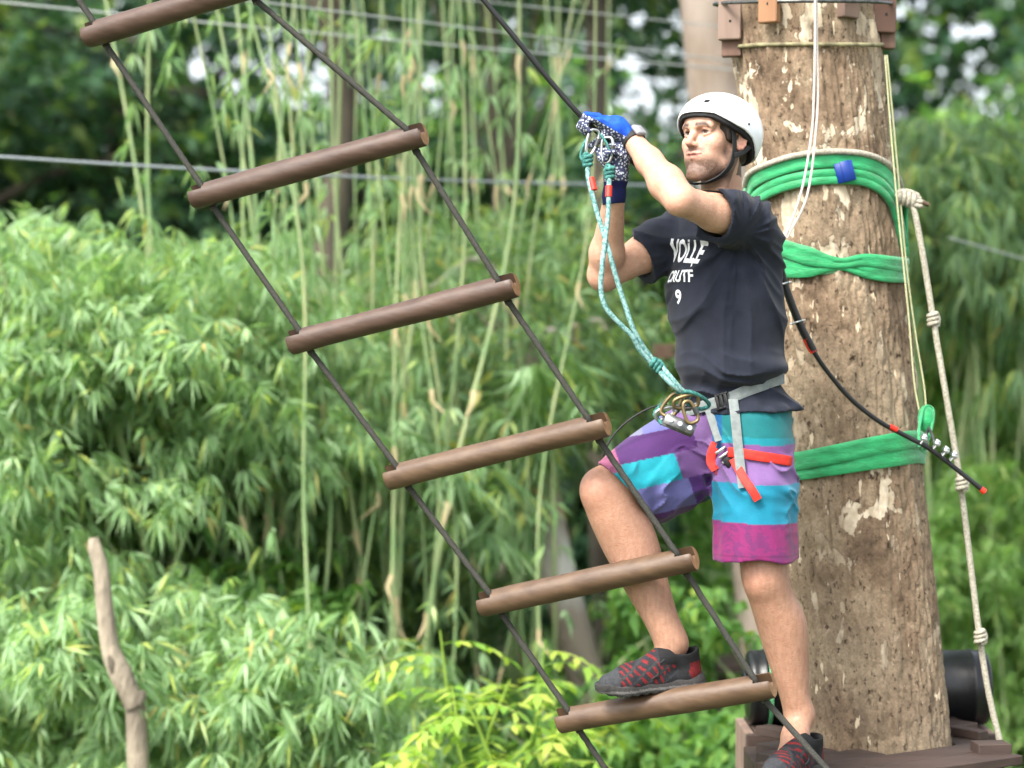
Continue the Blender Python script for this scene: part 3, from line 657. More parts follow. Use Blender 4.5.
mgm = (z_ <= zy(522)) & (px > 700) & (vnoise(co[:, 0] * 60, co[:, 1] * 60, co[:, 2] * 160 + 3 * vnoise(co[:, 0] * 20, co[:, 1] * 20, co[:, 2] * 20, 5), 26) > .15); c_[mgm] *= np.array([.7, 1.2, .95])
c_[(px > 700) & (np.abs(zz - zcutLm - .018) < .0022)] *= .7; c_ = c_ * DK
set_col(me, np.clip(c_, 0, 1)); shorts = link(me, 'shorts', M['short'], person)
shb = BVHTree.FromPolygons([tuple(v) for v in co], [tuple(p.vertices) for p in me.polygons])

# ------------------------------------------------------------------ shoes
def make_shoe(toe, heel, up, lift, hs=.0026):
    """trail shoe; toe/heel are ground points of the sole"""
    F = nrm(toe - heel); Lk = nrm(np.cross(up, F)); U = np.cross(F, Lk); R = np.array([F, Lk, U]); Ln = np.linalg.norm(toe - heel); o = heel
    def S(f, l, u): return o + F * (f * Ln) + Lk * l + U * u
    ext = np.array([S(a, b, c) for a in (-.15, 1.12) for b in (-.075, .075) for c in (-.02, .16)])
    f = Field.box(ext.min(0), ext.max(0), hs, )
    f.chain([S(.17, 0, .036), S(.40, .0, .040), S(.70, .004, .036), S(.89, .006, .031)], [.034, .036, .043, .030], .02)
    f.chain([S(.14, 0, .05), S(.15, 0, .10), ], [.035, .036], .02); f.chain([S(.22, 0, .095), S(.34, 0, .088), S(.44, 0, .072), S(.60, 0, .054)], [.036, .034, .033, .032], .02)
    f.cut(S(0, 0, .02), -U)
    sl, X, Y, Z = f.all(); u = (X - o[0]) * U[0] + (Y - o[1]) * U[1] + (Z - o[2]) * U[2]; fx = ((X - o[0]) * F[0] + (Y - o[1]) * F[1] + (Z - o[2]) * F[2]) / Ln
    top = .104 + .036 * sst(.25, .40, fx) + .012 * sst(.12, .0, fx)
    f.d = np.maximum(f.d, u - top); f.cap(S(.2, 0, .085), S(.15, 0, .2), .033, .045, .004, 'sub')
    me, co = f.mesh('shoe'); q = (co - o) @ R.T; fq, lq, uq = q[:, 0] / Ln, q[:, 1], q[:, 2]
    DG, RD, BK, GY = map(np.array, ((.014, .014, .018), (.15, .010, .012), (.006, .006, .007), (.035, .038, .043)))
    c = np.repeat(DG[None], len(co), 0); st = np.sin((fq * 42 + np.abs(lq) * 60 - uq * 90) * 2.0 + 1.6 * np.sin(fq * 17)) > .3
    rg = (fq > .12) & (fq < .80) & (uq > .030); st = st & (vnoise(co[:, 0] * 45, co[:, 1] * 45, co[:, 2] * 45, 8) > -.25); c[rg & st] = RD; c[rg & ~st] = DG * 1.1
    dia = (np.sin((fq * 16 + uq * 75) * 2.4) > .78); c[rg & dia] = GY * .8
    c[(fq > .80)] = GY; c[(fq < .14) & (uq > .035) & (uq < .085)] = RD * .8; c[(uq > .078) & (fq < .42)] = BK; c[(np.abs(fq - .2) < .05) & (uq < .09) & (uq > .03)] = BK * 2; c[(uq < .030)] = DG * .8
    set_col(me, c); sh = link(me, 'shoe', M['shoe'], person)
    f = Field.box(ext.min(0), ext.max(0), hs)
    f.chain([S(.12, 0, .016), S(.4, -.002, .016), S(.72, .002, .017), S(.91, .004, .027)], [.041, .039, .048, .034], .015)
    sl, X, Y, Z = f.all(); u = (X - o[0]) * U[0] + (Y - o[1]) * U[1] + (Z - o[2]) * U[2]; fx = ((X - o[0]) * F[0] + (Y - o[1]) * F[1] + (Z - o[2]) * F[2]) / Ln
    tp = .034 + .012 * sst(.2, 0, fx) + .006 * sst(.85, 1, fx) + .003 * np.sin(fx * 30); bt = .001 + .013 * sst(.82, 1.03, fx) + .006 * sst(.12, -.02, fx) + .003 * (np.sin(fx * 75) > .2)
    f.d = np.maximum(np.maximum(f.d, u - tp), bt - u); me, co = f.mesh('sole'); q = (co - o) @ R.T
    c = np.repeat(np.array([[.035, .033, .032]]), len(co), 0); c[(q[:, 2] > .012) & (q[:, 2] < .019)] = (.12, .115, .11); set_col(me, c); link(me, 'sole', M['shoe'], sh)
    mb = MB()
    for k in range(5):
        a = .42 + .075 * k; zt = [.094, .090, .086, .082, .077][k] - .006
        mb.tube([S(a, -.026, zt - .016), S(a + .02, -.012, zt - .002), S(a + .045, .012, zt - .002), S(a + .065, .026, zt - .018)], .0024, 6, sub=4); mb.tube([S(a, .026, zt - .016), S(a + .02, .012, zt - .001), S(a + .045, -.012, zt - .002), S(a + .065, -.026, zt - .018)], .0024, 6, sub=4)
    mb.tube([S(.40, .012, .100), S(.46, .034, .088), S(.44, .045, .06), S(.50, .043, .045)], .0022, 6, sub=6); mb.tube([S(.40, 0, .105), S(.36, .03, .10), S(.42, .038, .085), S(.40, .01, .1)], .0022, 6, sub=6)
    mb.build('lace', M['strap_black'], sh)
    return sh
make_shoe(P(598, 696, 5.93), P(704, 686, 5.955), V(.0, -.12, 1), 0)
make_shoe(P(762, 789, 5.78), P(818, 772, 6.04), V(0, 0, 1), 0)
# ------------------------------------------------------------------ gloves, watch
cab = [P(482, -2, 5.86), P(520, 44, 5.87), P(556, 88, 5.885), P(588, 123, 5.90), P(640, 168, 6.0), P(700, 212, 6.16), P(745, 242, 6.26), P(779, 264, 6.31)]
def glove(fingers, palm, cuff, hs=.0022, names=('glove', 'glove_fingers')):
    pts = np.array([p for c in fingers for p in c[0]] + [p for p, r in palm]); f = Field.box(pts.min(0) - .05, pts.max(0) + .05, hs, )
    f.chain([p for p, r in palm], [r for p, r in palm], .012)
    for c, r, root in fingers:
        f.cap(root, c[0], r * 1.15, r * 1.08, .006)
        for i in range(len(c) - 1): f.cap(c[i], c[i + 1], r * (1 - .07 * i), r * (1 - .07 * (i + 1)), .001)
    return f
# left hand: back of the hand up, fingers wrapped over the cable; knuckles spread along the cable
cd = nrm(cab[3] - cab[2])
def grip(k0, along, n, out, down, r, phase=(0, 1)):
    res = []
    for i in range(n):
        b = k0 + along * i
        res.append(b)
    return res
wd = nrm(handL - wrL); side = nrm(np.cross(wd, V(0, 0, 1))); 
K = P(601, 118, 5.90)
fl = []
axis = nrm(P(588, 123, 5.9) - P(562, 94, 5.885)); perp = V(0, -1, 0)
for i, (rr, ln) in enumerate(((.0095, .95), (.0098, 1.05), (.0100, 1.0), (.0085, .82))):
    # i=0 index (towards the far side) ... 3 little finger, near the camera
    g0 = P(596 + i * 1.0, 124 - i * 2.2 + 6 * (i == 3), 5.93 - .0205 * i)
    c0 = g0 + V(0, 0, .008) ; c1 = c0 + V(-.032, -.004, .004) * ln; c2 = c1 + V(-.014, -.006, -.024) * ln; c3 = c2 + V(.014, -.004, -.016) * ln
    fl.append(([c0, c1, c2, c3], rr, wrL * .45 + g0 * .55))
th = ([P(606, 132, 5.885), P(598, 141, 5.885), P(591, 146, 5.895)], .0105, P(618, 134, 5.895))
fl.append(th)
f = glove(fl, [(wrL * .72 + P(612, 124, 5.905) * .28, .027), (P(617, 127, 5.90), .028), (P(606, 124, 5.90), .024)], None)
sl, X, Y, Z = f.all(); f.d += 0
wn = nrm(wrL - P(606, 122, 5.9)); f.cut(wrL * .80 + P(606, 122, 5.9) * .2, wn)
me, co = f.mesh('glove'); gl = link(me, 'glove', [M['glove_blue'], M['glove_pattern']], person)
qz = np.array([p.center[2] - (2.997 + (384 - 121.5) * 5.9 / FPX) + (p.center[0] - P(606, 0, 5.9)[0]) * .55 + .012 for p in me.polygons]); me.polygons.foreach_set('material_index', (qz < 0).astype(np.int32)); gl['label'] = 'blue glove with patterned side'
# watch on the left wrist
mb = MB(); fd = nrm(wrL - elL); wc = wrL + fd * .0
N1 = nrm(np.cross(fd, V(0, -1, .3))); N2 = np.cross(fd, N1)
ring = [wc + (N1 * math.cos(a) + N2 * math.sin(a)) * .0315 for a in np.linspace(0, 2 * math.pi, 26)]; mb.ribbon(ring, np.repeat(fd[None], 26, 0), .011, .002, 1)
w = mb.build('watch', M['strap_black'], person); wn_ = nrm(V(.35, -.45, .75) - fd * np.dot(fd, V(.35, -.45, .75))); mb = MB(); mb.box(wc + wn_ * .036, fd, np.cross(wn_, fd), wn_, .018, .016, .006, .003); mb.build('watch_case', M['watch_grey'], w)
# right hand: upright below the cable, gripping the lanyard carabiners
fr = []
for i, (rr, ln) in enumerate(((.0095, .95), (.0098, 1.03), (.0098, .98), (.0085, .82))):
    g0 = P(624 - i * 1.5, 147 + i * 3.2, 5.905 + .0 - .0 * i) + V(0, .03 - .019 * i, 0)
    c1 = g0 + V(-.022, -.016, .012) * ln; c2 = c1 + V(-.024, -.008, -.008) * ln; c3 = c2 + V(-.004, .01, -.02) * ln
    fr.append(([g0, c1, c2, c3], rr, P(618, 168, 5.915) * .5 + g0 * .5))
fr.append(([P(608, 168, 5.885), P(601, 158, 5.88), P(598, 150, 5.885)], .0105, P(614, 176, 5.9)))
f = glove(fr, [(wrR + nrm(wrR - handR) * .02, .03), (P(614, 196, 5.925), .030), (P(616, 176, 5.915), .032), (P(618, 160, 5.912), .030), (P(619, 150, 5.91), .026)], None)
f.cut(wrR + nrm(wrR - elR) * -.004 + V(0, 0, -.008), V(.1, 0, -1))
me, co = f.mesh('glove'); gr = link(me, 'glove', [M['glove_pattern'], M['glove_navy']], person); gr['label'] = 'patterned glove with navy cuff'
me.polygons.foreach_set('material_index', np.array([p.center[2] < P(0, 182, 5.92)[2] for p in me.polygons], np.int32))

letters('VOLLE', .086, P(663, 249, 5.95), skew=.25, sx=.55, tilt=-.10)
letters('CRUTF', .045, P(652, 273, 5.95), skew=.1, sx=.85, tilt=-.03)
letters('9', .052, P(652, 294, 5.95), sx=1.0, tilt=.05)
letters('A', .03, P(684, 260, 5.95), sx=1.2, tilt=.6)

# ------------------------------------------------------------------ harness (worn)
har = empty('harness', tuple(P(740, 400, 6.05)), None, None); har.parent = person; har.matrix_parent_inverse = Matrix.Translation(person.location).inverted()
tree_all = [sv, shb]
def skin_hit(px, py, off=.004):
    o_ = Vector((0, 0, ZC)); d = Vector(P(px, py, 6.0)) - o_; d.normalize(); best = None
    for t in tree_all:
        hh = t.ray_cast(o_, d)
        if hh[0] is not None and (best is None or hh[3] < best[1]): best = (np.array(hh[0]), hh[3])
    return None if best is None else best[0] - np.array(d) * off
def on_px(lst, off=.004, dflt=5.9):
    out = [skin_hit(a, b, off) for a, b in lst]; last = dflt; res = []
    for (a, b), p in zip(lst, out):
        if p is None: p = P(a, b, last)
        last = p[1]; res.append(p)
    res = np.array(res)
    for _ in range(2): res[1:-1, 1] = np.minimum(res[1:-1, 1], (res[:-2, 1] + res[2:, 1]) / 2)
    for i, (a, b) in enumerate(lst): res[i] = P(a, b, res[i, 1])
    return res
# belt: goes right round the waist
front = on_px([(676, 411), (690, 410), (704, 406), (718, 402), (732, 397), (746, 391), (760, 386), (774, 381), (784, 378)], .005)
cw = (front[0] + front[-1]) / 2 + V(0, .1, 0); bk = []
for a in np.linspace(0.15, .85, 7):
    p = front[-1] * (1 - a) + front[0] * a; bk.append(p + V(.03, .25, 0) * math.sin(a * math.pi) + V(.0, .02, 0))
loop = np.vstack([front, bk, front[:1]]); mb = MB(); mb.ribbon(loop, V(0, 0, 1), .0155, .0016, 4)
belt = mb.build('belt', M['strap_grey'], har)
mb = MB(); c0 = on_px([(722, 401)], .012)[0]; t0 = nrm(front[4] - front[2]); n0 = nrm(np.cross(t0, V(0, 0, 1))); n0 = n0 if n0[1] < 0 else -n0
for k in (-.014, 0, .014): mb.box(c0 + t0 * k, t0, np.cross(n0, t0), n0, .0045, .021, .004, .0015)
mb.box(c0 + V(0, 0, .019), t0, np.cross(n0, t0), n0, .018, .003, .004, .001); mb.box(c0 - V(0, 0, .019), t0, np.cross(n0, t0), n0, .018, .003, .004, .001)
mb.build('buckle', M['strap_black'], belt)
mb = MB(); mb.ribbon(on_px([(733, 399), (735, 415), (737, 435), (739, 455), (741, 472), (743, 488)], .012), V(1, 0, .05), .013, .0014, 4); mb.build('strap_tail', M['strap_grey'], belt)
mb = MB(); mb.ribbon(on_px([(709, 410), (712, 420), (716, 432), (719, 441)], .006), V(1, 0, .2), .011, .0014, 4); mb.build('riser_strap', M['strap_grey'], har)
lf = on_px([(716, 443), (712, 452), (711, 462), (716, 470)], .006)
mb = MB(); mb.ribbon(lf, V(1, 0, .1), .013, .002, 4)
lr = on_px([(728, 452), (740, 453), (752, 455), (765, 457), (778, 459), (790, 461)], .006)
bkl = [lr[-1] + V(.012, .05, -.004), P(792, 463, 6.1), P(765, 468, 6.15), P(735, 470, 6.13), P(716, 468, 6.02)]
mb.ribbon(np.vstack([lr, bkl, lf[-1:]]), V(0, 0, 1), .0135, .0018, 4); leg_loop = mb.build('leg_loop', M['strap_red'], har)
mb = MB(); mb.ribbon(on_px([(733, 459), (738, 468), (745, 480), (752, 490), (758, 500)], .012), V(1, 0, .45), .0115, .0022, 4); mb.build('strap_tail', M['strap_red'], leg_loop)
mb = MB(); c0 = on_px([(724, 455)], .012)[0]; t0 = nrm(V(.55, 0, -.8)); n0 = V(0, -1, 0)
for k in (-.016, 0, .016): mb.box(c0 + t0 * k, t0, np.cross(n0, t0), n0, .004, .017, .006, .0015)
mb.build('buckle', M['steel'], leg_loop); mb = MB(); mb.box(c0 + V(.014, -.004, -.018), t0, np.cross(n0, t0), n0, .015, .014, .007, .003); mb.build('buckle_plate', M['strap_black'], leg_loop)
# right leg loop and belt webbing at the front
mb = MB()                                                    # thin lanyard lying along the raised thigh
mb.tube(on_px([(667, 404), (650, 408), (632, 418), (618, 430), (608, 444), (603, 456)], .006, 5.95), .003, 6, sub=4); mb.build('gear_cord', M['strap_black'], har)

# ------------------------------------------------------------------ lanyard, carabiners, belay hardware
def carabiner(name, c, ax, wdir, L, W, r, mt, parent, gate=True):
    ax, wdir = nrm(ax), nrm(wdir); pts = []
    for a in np.linspace(0, 2 * math.pi, 33)[:-1]:
        x = math.sin(a); y = math.cos(a); sx = np.sign(x) * abs(x) ** .6; sy = np.sign(y) * abs(y) ** .75
        pts.append(np.asarray(c) + ax * (sy * L) + wdir * (sx * W * (1 + .18 * sy)))
    pts.append(pts[0]); pts.append(pts[1]); mb = MB(); mb.tube(pts, r, 8); o = mb.build(name, mt, parent)
    if gate:
        mb = MB(); mb.tube([np.asarray(c) + ax * (L * .35) + wdir * W * 1.06, np.asarray(c) - ax * (L * .3) + wdir * W * .95], r * 1.55, 10); mb.build('gate_sleeve', M['steel_dark'], o)
    return o
lan = empty('lanyard', tuple(P(657, 366, 5.82)), 'teal double rope lanyard running from the harness up to the gripped cable', 'rope')
def rope(mb, pts, r, sub=10, tw=900, lobes=3): mb.tube(pts, r, 12, twist=tw, amp=.12, lobes=lobes, sub=sub)
jn = P(632, 330, 5.80)
sA = [P(589, 158, 5.86), P(588, 176, 5.85), P(595, 205, 5.83), P(603, 232, 5.815), P(610, 255, 5.80), P(617, 280, 5.80), P(625, 305, 5.80), P(633, 328, 5.80), P(642, 345, 5.81), P(656, 364, 5.82)]
sB = [P(610, 166, 5.86), P(609, 185, 5.85), P(608, 215, 5.83), P(605, 242, 5.80), P(602, 268, 5.79), P(601, 290, 5.79), P(606, 308, 5.79), P(620, 324, 5.795), P(632, 336, 5.80), P(640, 350, 5.81), P(655, 367, 5.82)]
for s_ in (sA, sB): mb = MB(); rope(mb, s_, .0062); mb.build('rope_strand', M['rope_teal'], lan)
for off in (-.004, .005):
    mb = MB(); rope(mb, [P(660, 368, 5.82) + V(off, 0, off), P(668, 378, 5.80) + V(off, 0, off), P(678, 388, 5.80) + V(off, 0, 0), P(690, 397, 5.82)], .0062); mb.build('rope_strand', M['rope_teal'], lan)
def knot(c, ax, R, r, n, mt, parent, name='knot', name_turn=None):
    ax = nrm(ax); s1 = nrm(np.cross(ax, V(0, 1, .2))); s2 = np.cross(ax, s1); mb = MB(); tot = n * 22
    pts = [np.asarray(c) + ax * ((i / tot - .5) * n * r * 2.0) + (s1 * math.cos(i / 22 * 2 * math.pi) + s2 * math.sin(i / 22 * 2 * math.pi) * .95) * (R * (1 + .06 * math.sin(i * .37))) for i in range(tot + 1)]
    pts = [np.asarray(c) - ax * n * r] + pts + [np.asarray(c) + ax * n * r]; mb.tube(pts, r, 10, twist=600, amp=.12)
    mb.tube([pts[1] + s1 * .0, np.asarray(c) + s1 * R * 1.5 * .9, pts[-2]], r, 10, sub=8, twist=600, amp=.12); return mb.build(name, mt, parent)
knot(P(657, 366, 5.82), V(1, 0, -.9), .010, .0058, 3, M['rope_teal2'], lan); knot(P(588, 160, 5.86), V(0, 0, 1), .009, .0055, 3, M['rope_teal2'], lan); knot(P(610, 172, 5.86), V(0, 0, 1), .009, .0055, 3, M['rope_teal2'], lan)
mb = MB(); mb.tube([P(591, 178, 5.848), P(594, 190, 5.838)], .0092, 10); mb.build('whipping', M['tape_red'], lan); mb = MB(); mb.tube([P(609, 186, 5.85), P(608.5, 197, 5.842)], .0092, 10); mb.build('whipping', M['tape_red'], lan)
carabiner('carabiner', P(592, 142, 5.872), V(.28, 0, 1), V(1, .3, -.2), .034, .014, .0042, M['steel'], lan); carabiner('carabiner', P(607, 150, 5.87), V(.05, 0, 1), V(1, -.35, 0), .034, .015, .0042, M['steel'], lan)
mb = MB(); mb.tube([P(590, 134, 5.89), P(583, 146, 5.87), P(581, 158, 5.86), P(588, 164, 5.855)], .0035, 8, sub=6); mb.tube([P(596, 130, 5.88), P(606, 142, 5.865), P(611, 156, 5.86)], .0035, 8, sub=6); mb.build('dark_loop', M['rope_teal2'], lan)
gear = empty('belay_gear', tuple(P(680, 412, 5.82)), 'bunch of bronze carabiners and grey metal pulley clipped at the front of the harness', 'climbing gear')
carabiner('carabiner', P(672, 405, 5.83), V(-.5, .1, -.8), V(1, -.3, -.5), .034, .019, .0052, M['brass'], gear); carabiner('carabiner', P(686, 402, 5.81), V(.9, .1, .15), V(.1, .4, -1), .034, .018, .0052, M['brass'], gear)
carabiner('carabiner', P(690, 412, 5.80), V(.35, 0, -1), V(1, .2, .3), .030, .016, .005, M['brass'], gear); carabiner('carabiner', P(665, 413, 5.85), V(-.9, 0, -.35), V(.2, .4, -1), .026, .014, .0045, M['steel'], gear)
pt = nrm(V(1, -.1, -.42)); pn = nrm(V(.1, -1, .25)); pc = P(679, 425, 5.81); mb = MB()
for s_ in (-1, 1):
    for i in range(4): pass
    mb.box(pc + pn * s_ * .011, pt, np.cross(pn, pt), pn, .043, .016, .0022, .0018)
mb.build('pulley_plate', M['steel_dark'], gear)
mb = MB()
for k in (-.026, .0, .028): mb.tube([pc + pt * k - pn * .017, pc + pt * k + pn * .017], .0065, 14)
mb.build('pulley_bolt', M['steel'], gear); mb = MB()
for k in (-.026, .026): mb = MB(); mb.tube([pc + pt * k - pn * .008, pc + pt * k + pn * .008], .013, 20); mb.build('pulley_wheel', M['brass'], gear)
mb = MB(); rope(mb, [P(676, 392, 5.81), P(690, 392, 5.80), P(703, 398, 5.82), P(709, 405, 5.85), P(700, 409, 5.84), P(688, 404, 5.81)], .0052); rope(mb, [P(662, 404, 5.85), P(655, 414, 5.86), P(662, 424, 5.85)], .0052); mb.build('tie_in_loop', M['rope_teal2'], gear)

# ------------------------------------------------------------------ rung ladder
lad = empty('rope_ladder', tuple(P(560, 690, 5.9)), 'hanging ladder of round wooden rungs on two dark ropes rising to the left', 'rope ladder')
M['rung'] = mat('turned rung wood', (.040, .021, .014), .5, (.082, .048, .034), 38, .0014, 50, stretch=(.09, 1, 1), ramp=(.25, .8), spec=.45)
M['rung_tan'] = mat('worn rung wood', (.054, .029, .016), .5, (.115, .070, .040), 38, .0014, 50, stretch=(.09, 1, 1), ramp=(.25, .8), spec=.45)
M['rung_cut'] = mat('cut end grain', (.22, .11, .045), .7, (.3, .17, .08), 60, .001, 200)
rungs = [((85, 38), (262, -22)), ((191, 200), (426, 137)), ((289, 345), (518, 288)), ((386, 480), (610, 427)), ((479, 607), (698, 561)), ((557, 723), (776, 688))]
rungc = [((87, 36), (262, -17)), ((193, 198), (424, 134)), ((291, 343), (516, 285)), ((388, 478), (607, 424)), ((481, 605), (695, 558)), ((559, 721), (773, 685))]
YL, YR, RR = 6.05, 5.80, .034
def rung(c0, c1, mt):
    a, b = np.asarray(c0), np.asarray(c1); A = nrm(b - a); L = np.linalg.norm(b - a); up = nrm(V(0, -.75, 1) - A * np.dot(A, V(0, -.75, 1))); S = np.cross(A, up); R = np.array([A, S, up]); lo = np.minimum(a, b) - .06; hi = np.maximum(a, b) + .06
    # a round billet with a rope slot sawn into the top at each end
    n = 40; nx = 60; xs = np.r_[0, .004, .02, .045, .0451, np.linspace(.06, L - .06, nx), L - .0451, L - .045, L - .02, L - .004, L]; th = np.linspace(0, 2 * np.pi, n, endpoint=False)
    vs = []; rg = np.random.default_rng(int(c0[0] * 1e4) % 9999)
    ns = vnoise(xs[:, None] * 8, np.cos(th)[None] * 1.2, np.sin(th)[None] * 1.2 + c0[0] * 7, 3)
    for i, x in enumerate(xs):
        e = .9 if i in (0, len(xs) - 1) else 1; r = RR * e * (1 + .05 * ns[i] + (c0[0] * 37 % 1 - .5) * .08 + .03 * math.sin(x * 9 + c0[2] * 5))
        y = np.cos(th) * r; z = np.sin(th) * r
        if x < .0451 and x >= 0 or x > L - .0451:
            inslot = np.abs(y) < .0135; z = np.where(inslot & (z > 0), np.minimum(z, .002), z)
        vs.append(a + A * x + S * y[:, None] + up * z[:, None])
    v = np.vstack(vs); F = [(i * n + j, i * n + (j + 1) % n, (i + 1) * n + (j + 1) % n, (i + 1) * n + j) for i in range(len(xs) - 1) for j in range(n)]
    mb = MB(); mb.add(v, F); mb.add(v[:n], [tuple(range(n))[::-1]]); mb.add(v[-n:], [tuple(range(n))]); o = mb.build('rung', [mt, M['rung_cut']], lad)
    ca = np.asarray([p.index >= len(F) for p in o.data.polygons], np.int32); o.data.polygons.foreach_set('material_index', ca)
    return A, up, L
lp, rp = [], []
for i, (c0, c1) in enumerate(rungc):
    mt = M['rung'] if i in (0, 1, 2) else M['rung_tan']
    a, b = P(*c0, YL), P(*c1, YR); A, up, L = rung(a, b, mt); lp.append((a + A * .042, up)); rp.append((b - A * .042, up))
def rope_through(pl, d0, d1):
    mb = MB(); pts = [pl[0][0] + d0]
    for (p, u) in pl: pts += [p + u * .03, p, p - u * .036]
    pts.append(pl[-1][0] + d1)
    full = []
    for i in range(len(pts) - 1):
        nseg = 10 if np.linalg.norm(pts[i + 1] - pts[i]) > .1 else 2
        for t in np.linspace(0, 1, nseg, endpoint=False): full.append(pts[i] * (1 - t) + pts[i + 1] * t)
    full.append(pts[-1]); pp, _ = spline(full, 5, np.ones(len(full))); mb.tube(pp, .0070, 12, twist=330, amp=.28); mb.build('side_rope', M['rope_dark'], lad)
stepL, stepR = lp[-1][0] - lp[-2][0], rp[-1][0] - rp[-2][0]
rope_through(lp, -(lp[1][0] - lp[0][0]) * 1.0, stepL * 1.1); rope_through(rp, -(rp[1][0] - rp[0][0]) * 1.0, P(845, 790, 5.76) - rp[-1][0])
for (p, u) in lp + rp:
    mb = MB(); mb.tube([p - u * .034, p - u * .050], .010, 10, sub=2); mb.ball(p - u * .044 + V(.004, -.006, 0), .008, 8); mb.build('stopper_knot', M['rope_dark'], lad)
    mb = MB(); mb.tube([p - u * .052 + V(-.008, -.008, 0), p - u * .052 + V(.008, -.008, 0)], .004, 8); mb.build('clamp', M['steel_dark'], lad)

# main cable, held in the hands and passing behind the man
zip_ = empty('cable', tuple(P(588, 123, 5.9)), 'black rope cable coming down from top left into the gloved hands', 'cable')
mb = MB(); mb.tube(cab, .0075, 10, sub=8); mb.build('cable_run', M['cable_black'], zip_)
tail = [P(779, 262, 6.31), P(782, 275, 6.33), P(790, 300, 6.34), P(801, 327, 6.35), P(814, 352, 6.36), P(830, 375, 6.38), P(852, 400, 6.4), P(880, 422, 6.42), P(908, 437, 6.44), P(930, 449, 6.44), P(955, 468, 6.44), P(984, 491, 6.44)]
mb = MB(); mb.tube(tail[:5], .0115, 12, sub=8); mb.build('sheath', M['cable_black'], zip_)
mb = MB(); mb.tube(tail[3:], .0072, 12, sub=8); mb.build('cable_tail', M['cable_black'], zip_)
mb = MB(); mb.tube([P(806, 338, 6.355), P(810, 346, 6.36), P(814, 352, 6.36)], .0118, 12); mb.build('red_tape', M['tape_red'], zip_); mb = MB(); mb.tube([P(890, 426.5, 6.425), P(897, 430, 6.43)], .0085, 10); mb.build('red_tape', M['tape_red'], zip_); mb = MB(); mb.tube([P(981, 489, 6.44), P(985, 492, 6.44)], .009, 10); mb.build('red_tape', M['tape_red'], zip_)
for (x, y, Y) in ((783, 284, 6.335), (797, 322, 6.35)):
    mb = MB(); c = P(x, y, Y); d = nrm(V(.35, 0, -1)); s1 = np.cross(d, V(0, 1, 0)); mb.tube([c + (s1 * math.cos(a) + V(0, 1, 0) * math.sin(a)) * .0145 for a in np.linspace(0, 2 * math.pi, 20)], .0028, 8); mb.tube([c + s1 * .013, c + s1 * .026 + V(0, -.004, -.004)], .0032, 8); mb.tube([c - s1 * .013, c - s1 * .022], .0032, 8); mb.build('hose_clamp', M['steel'], zip_)
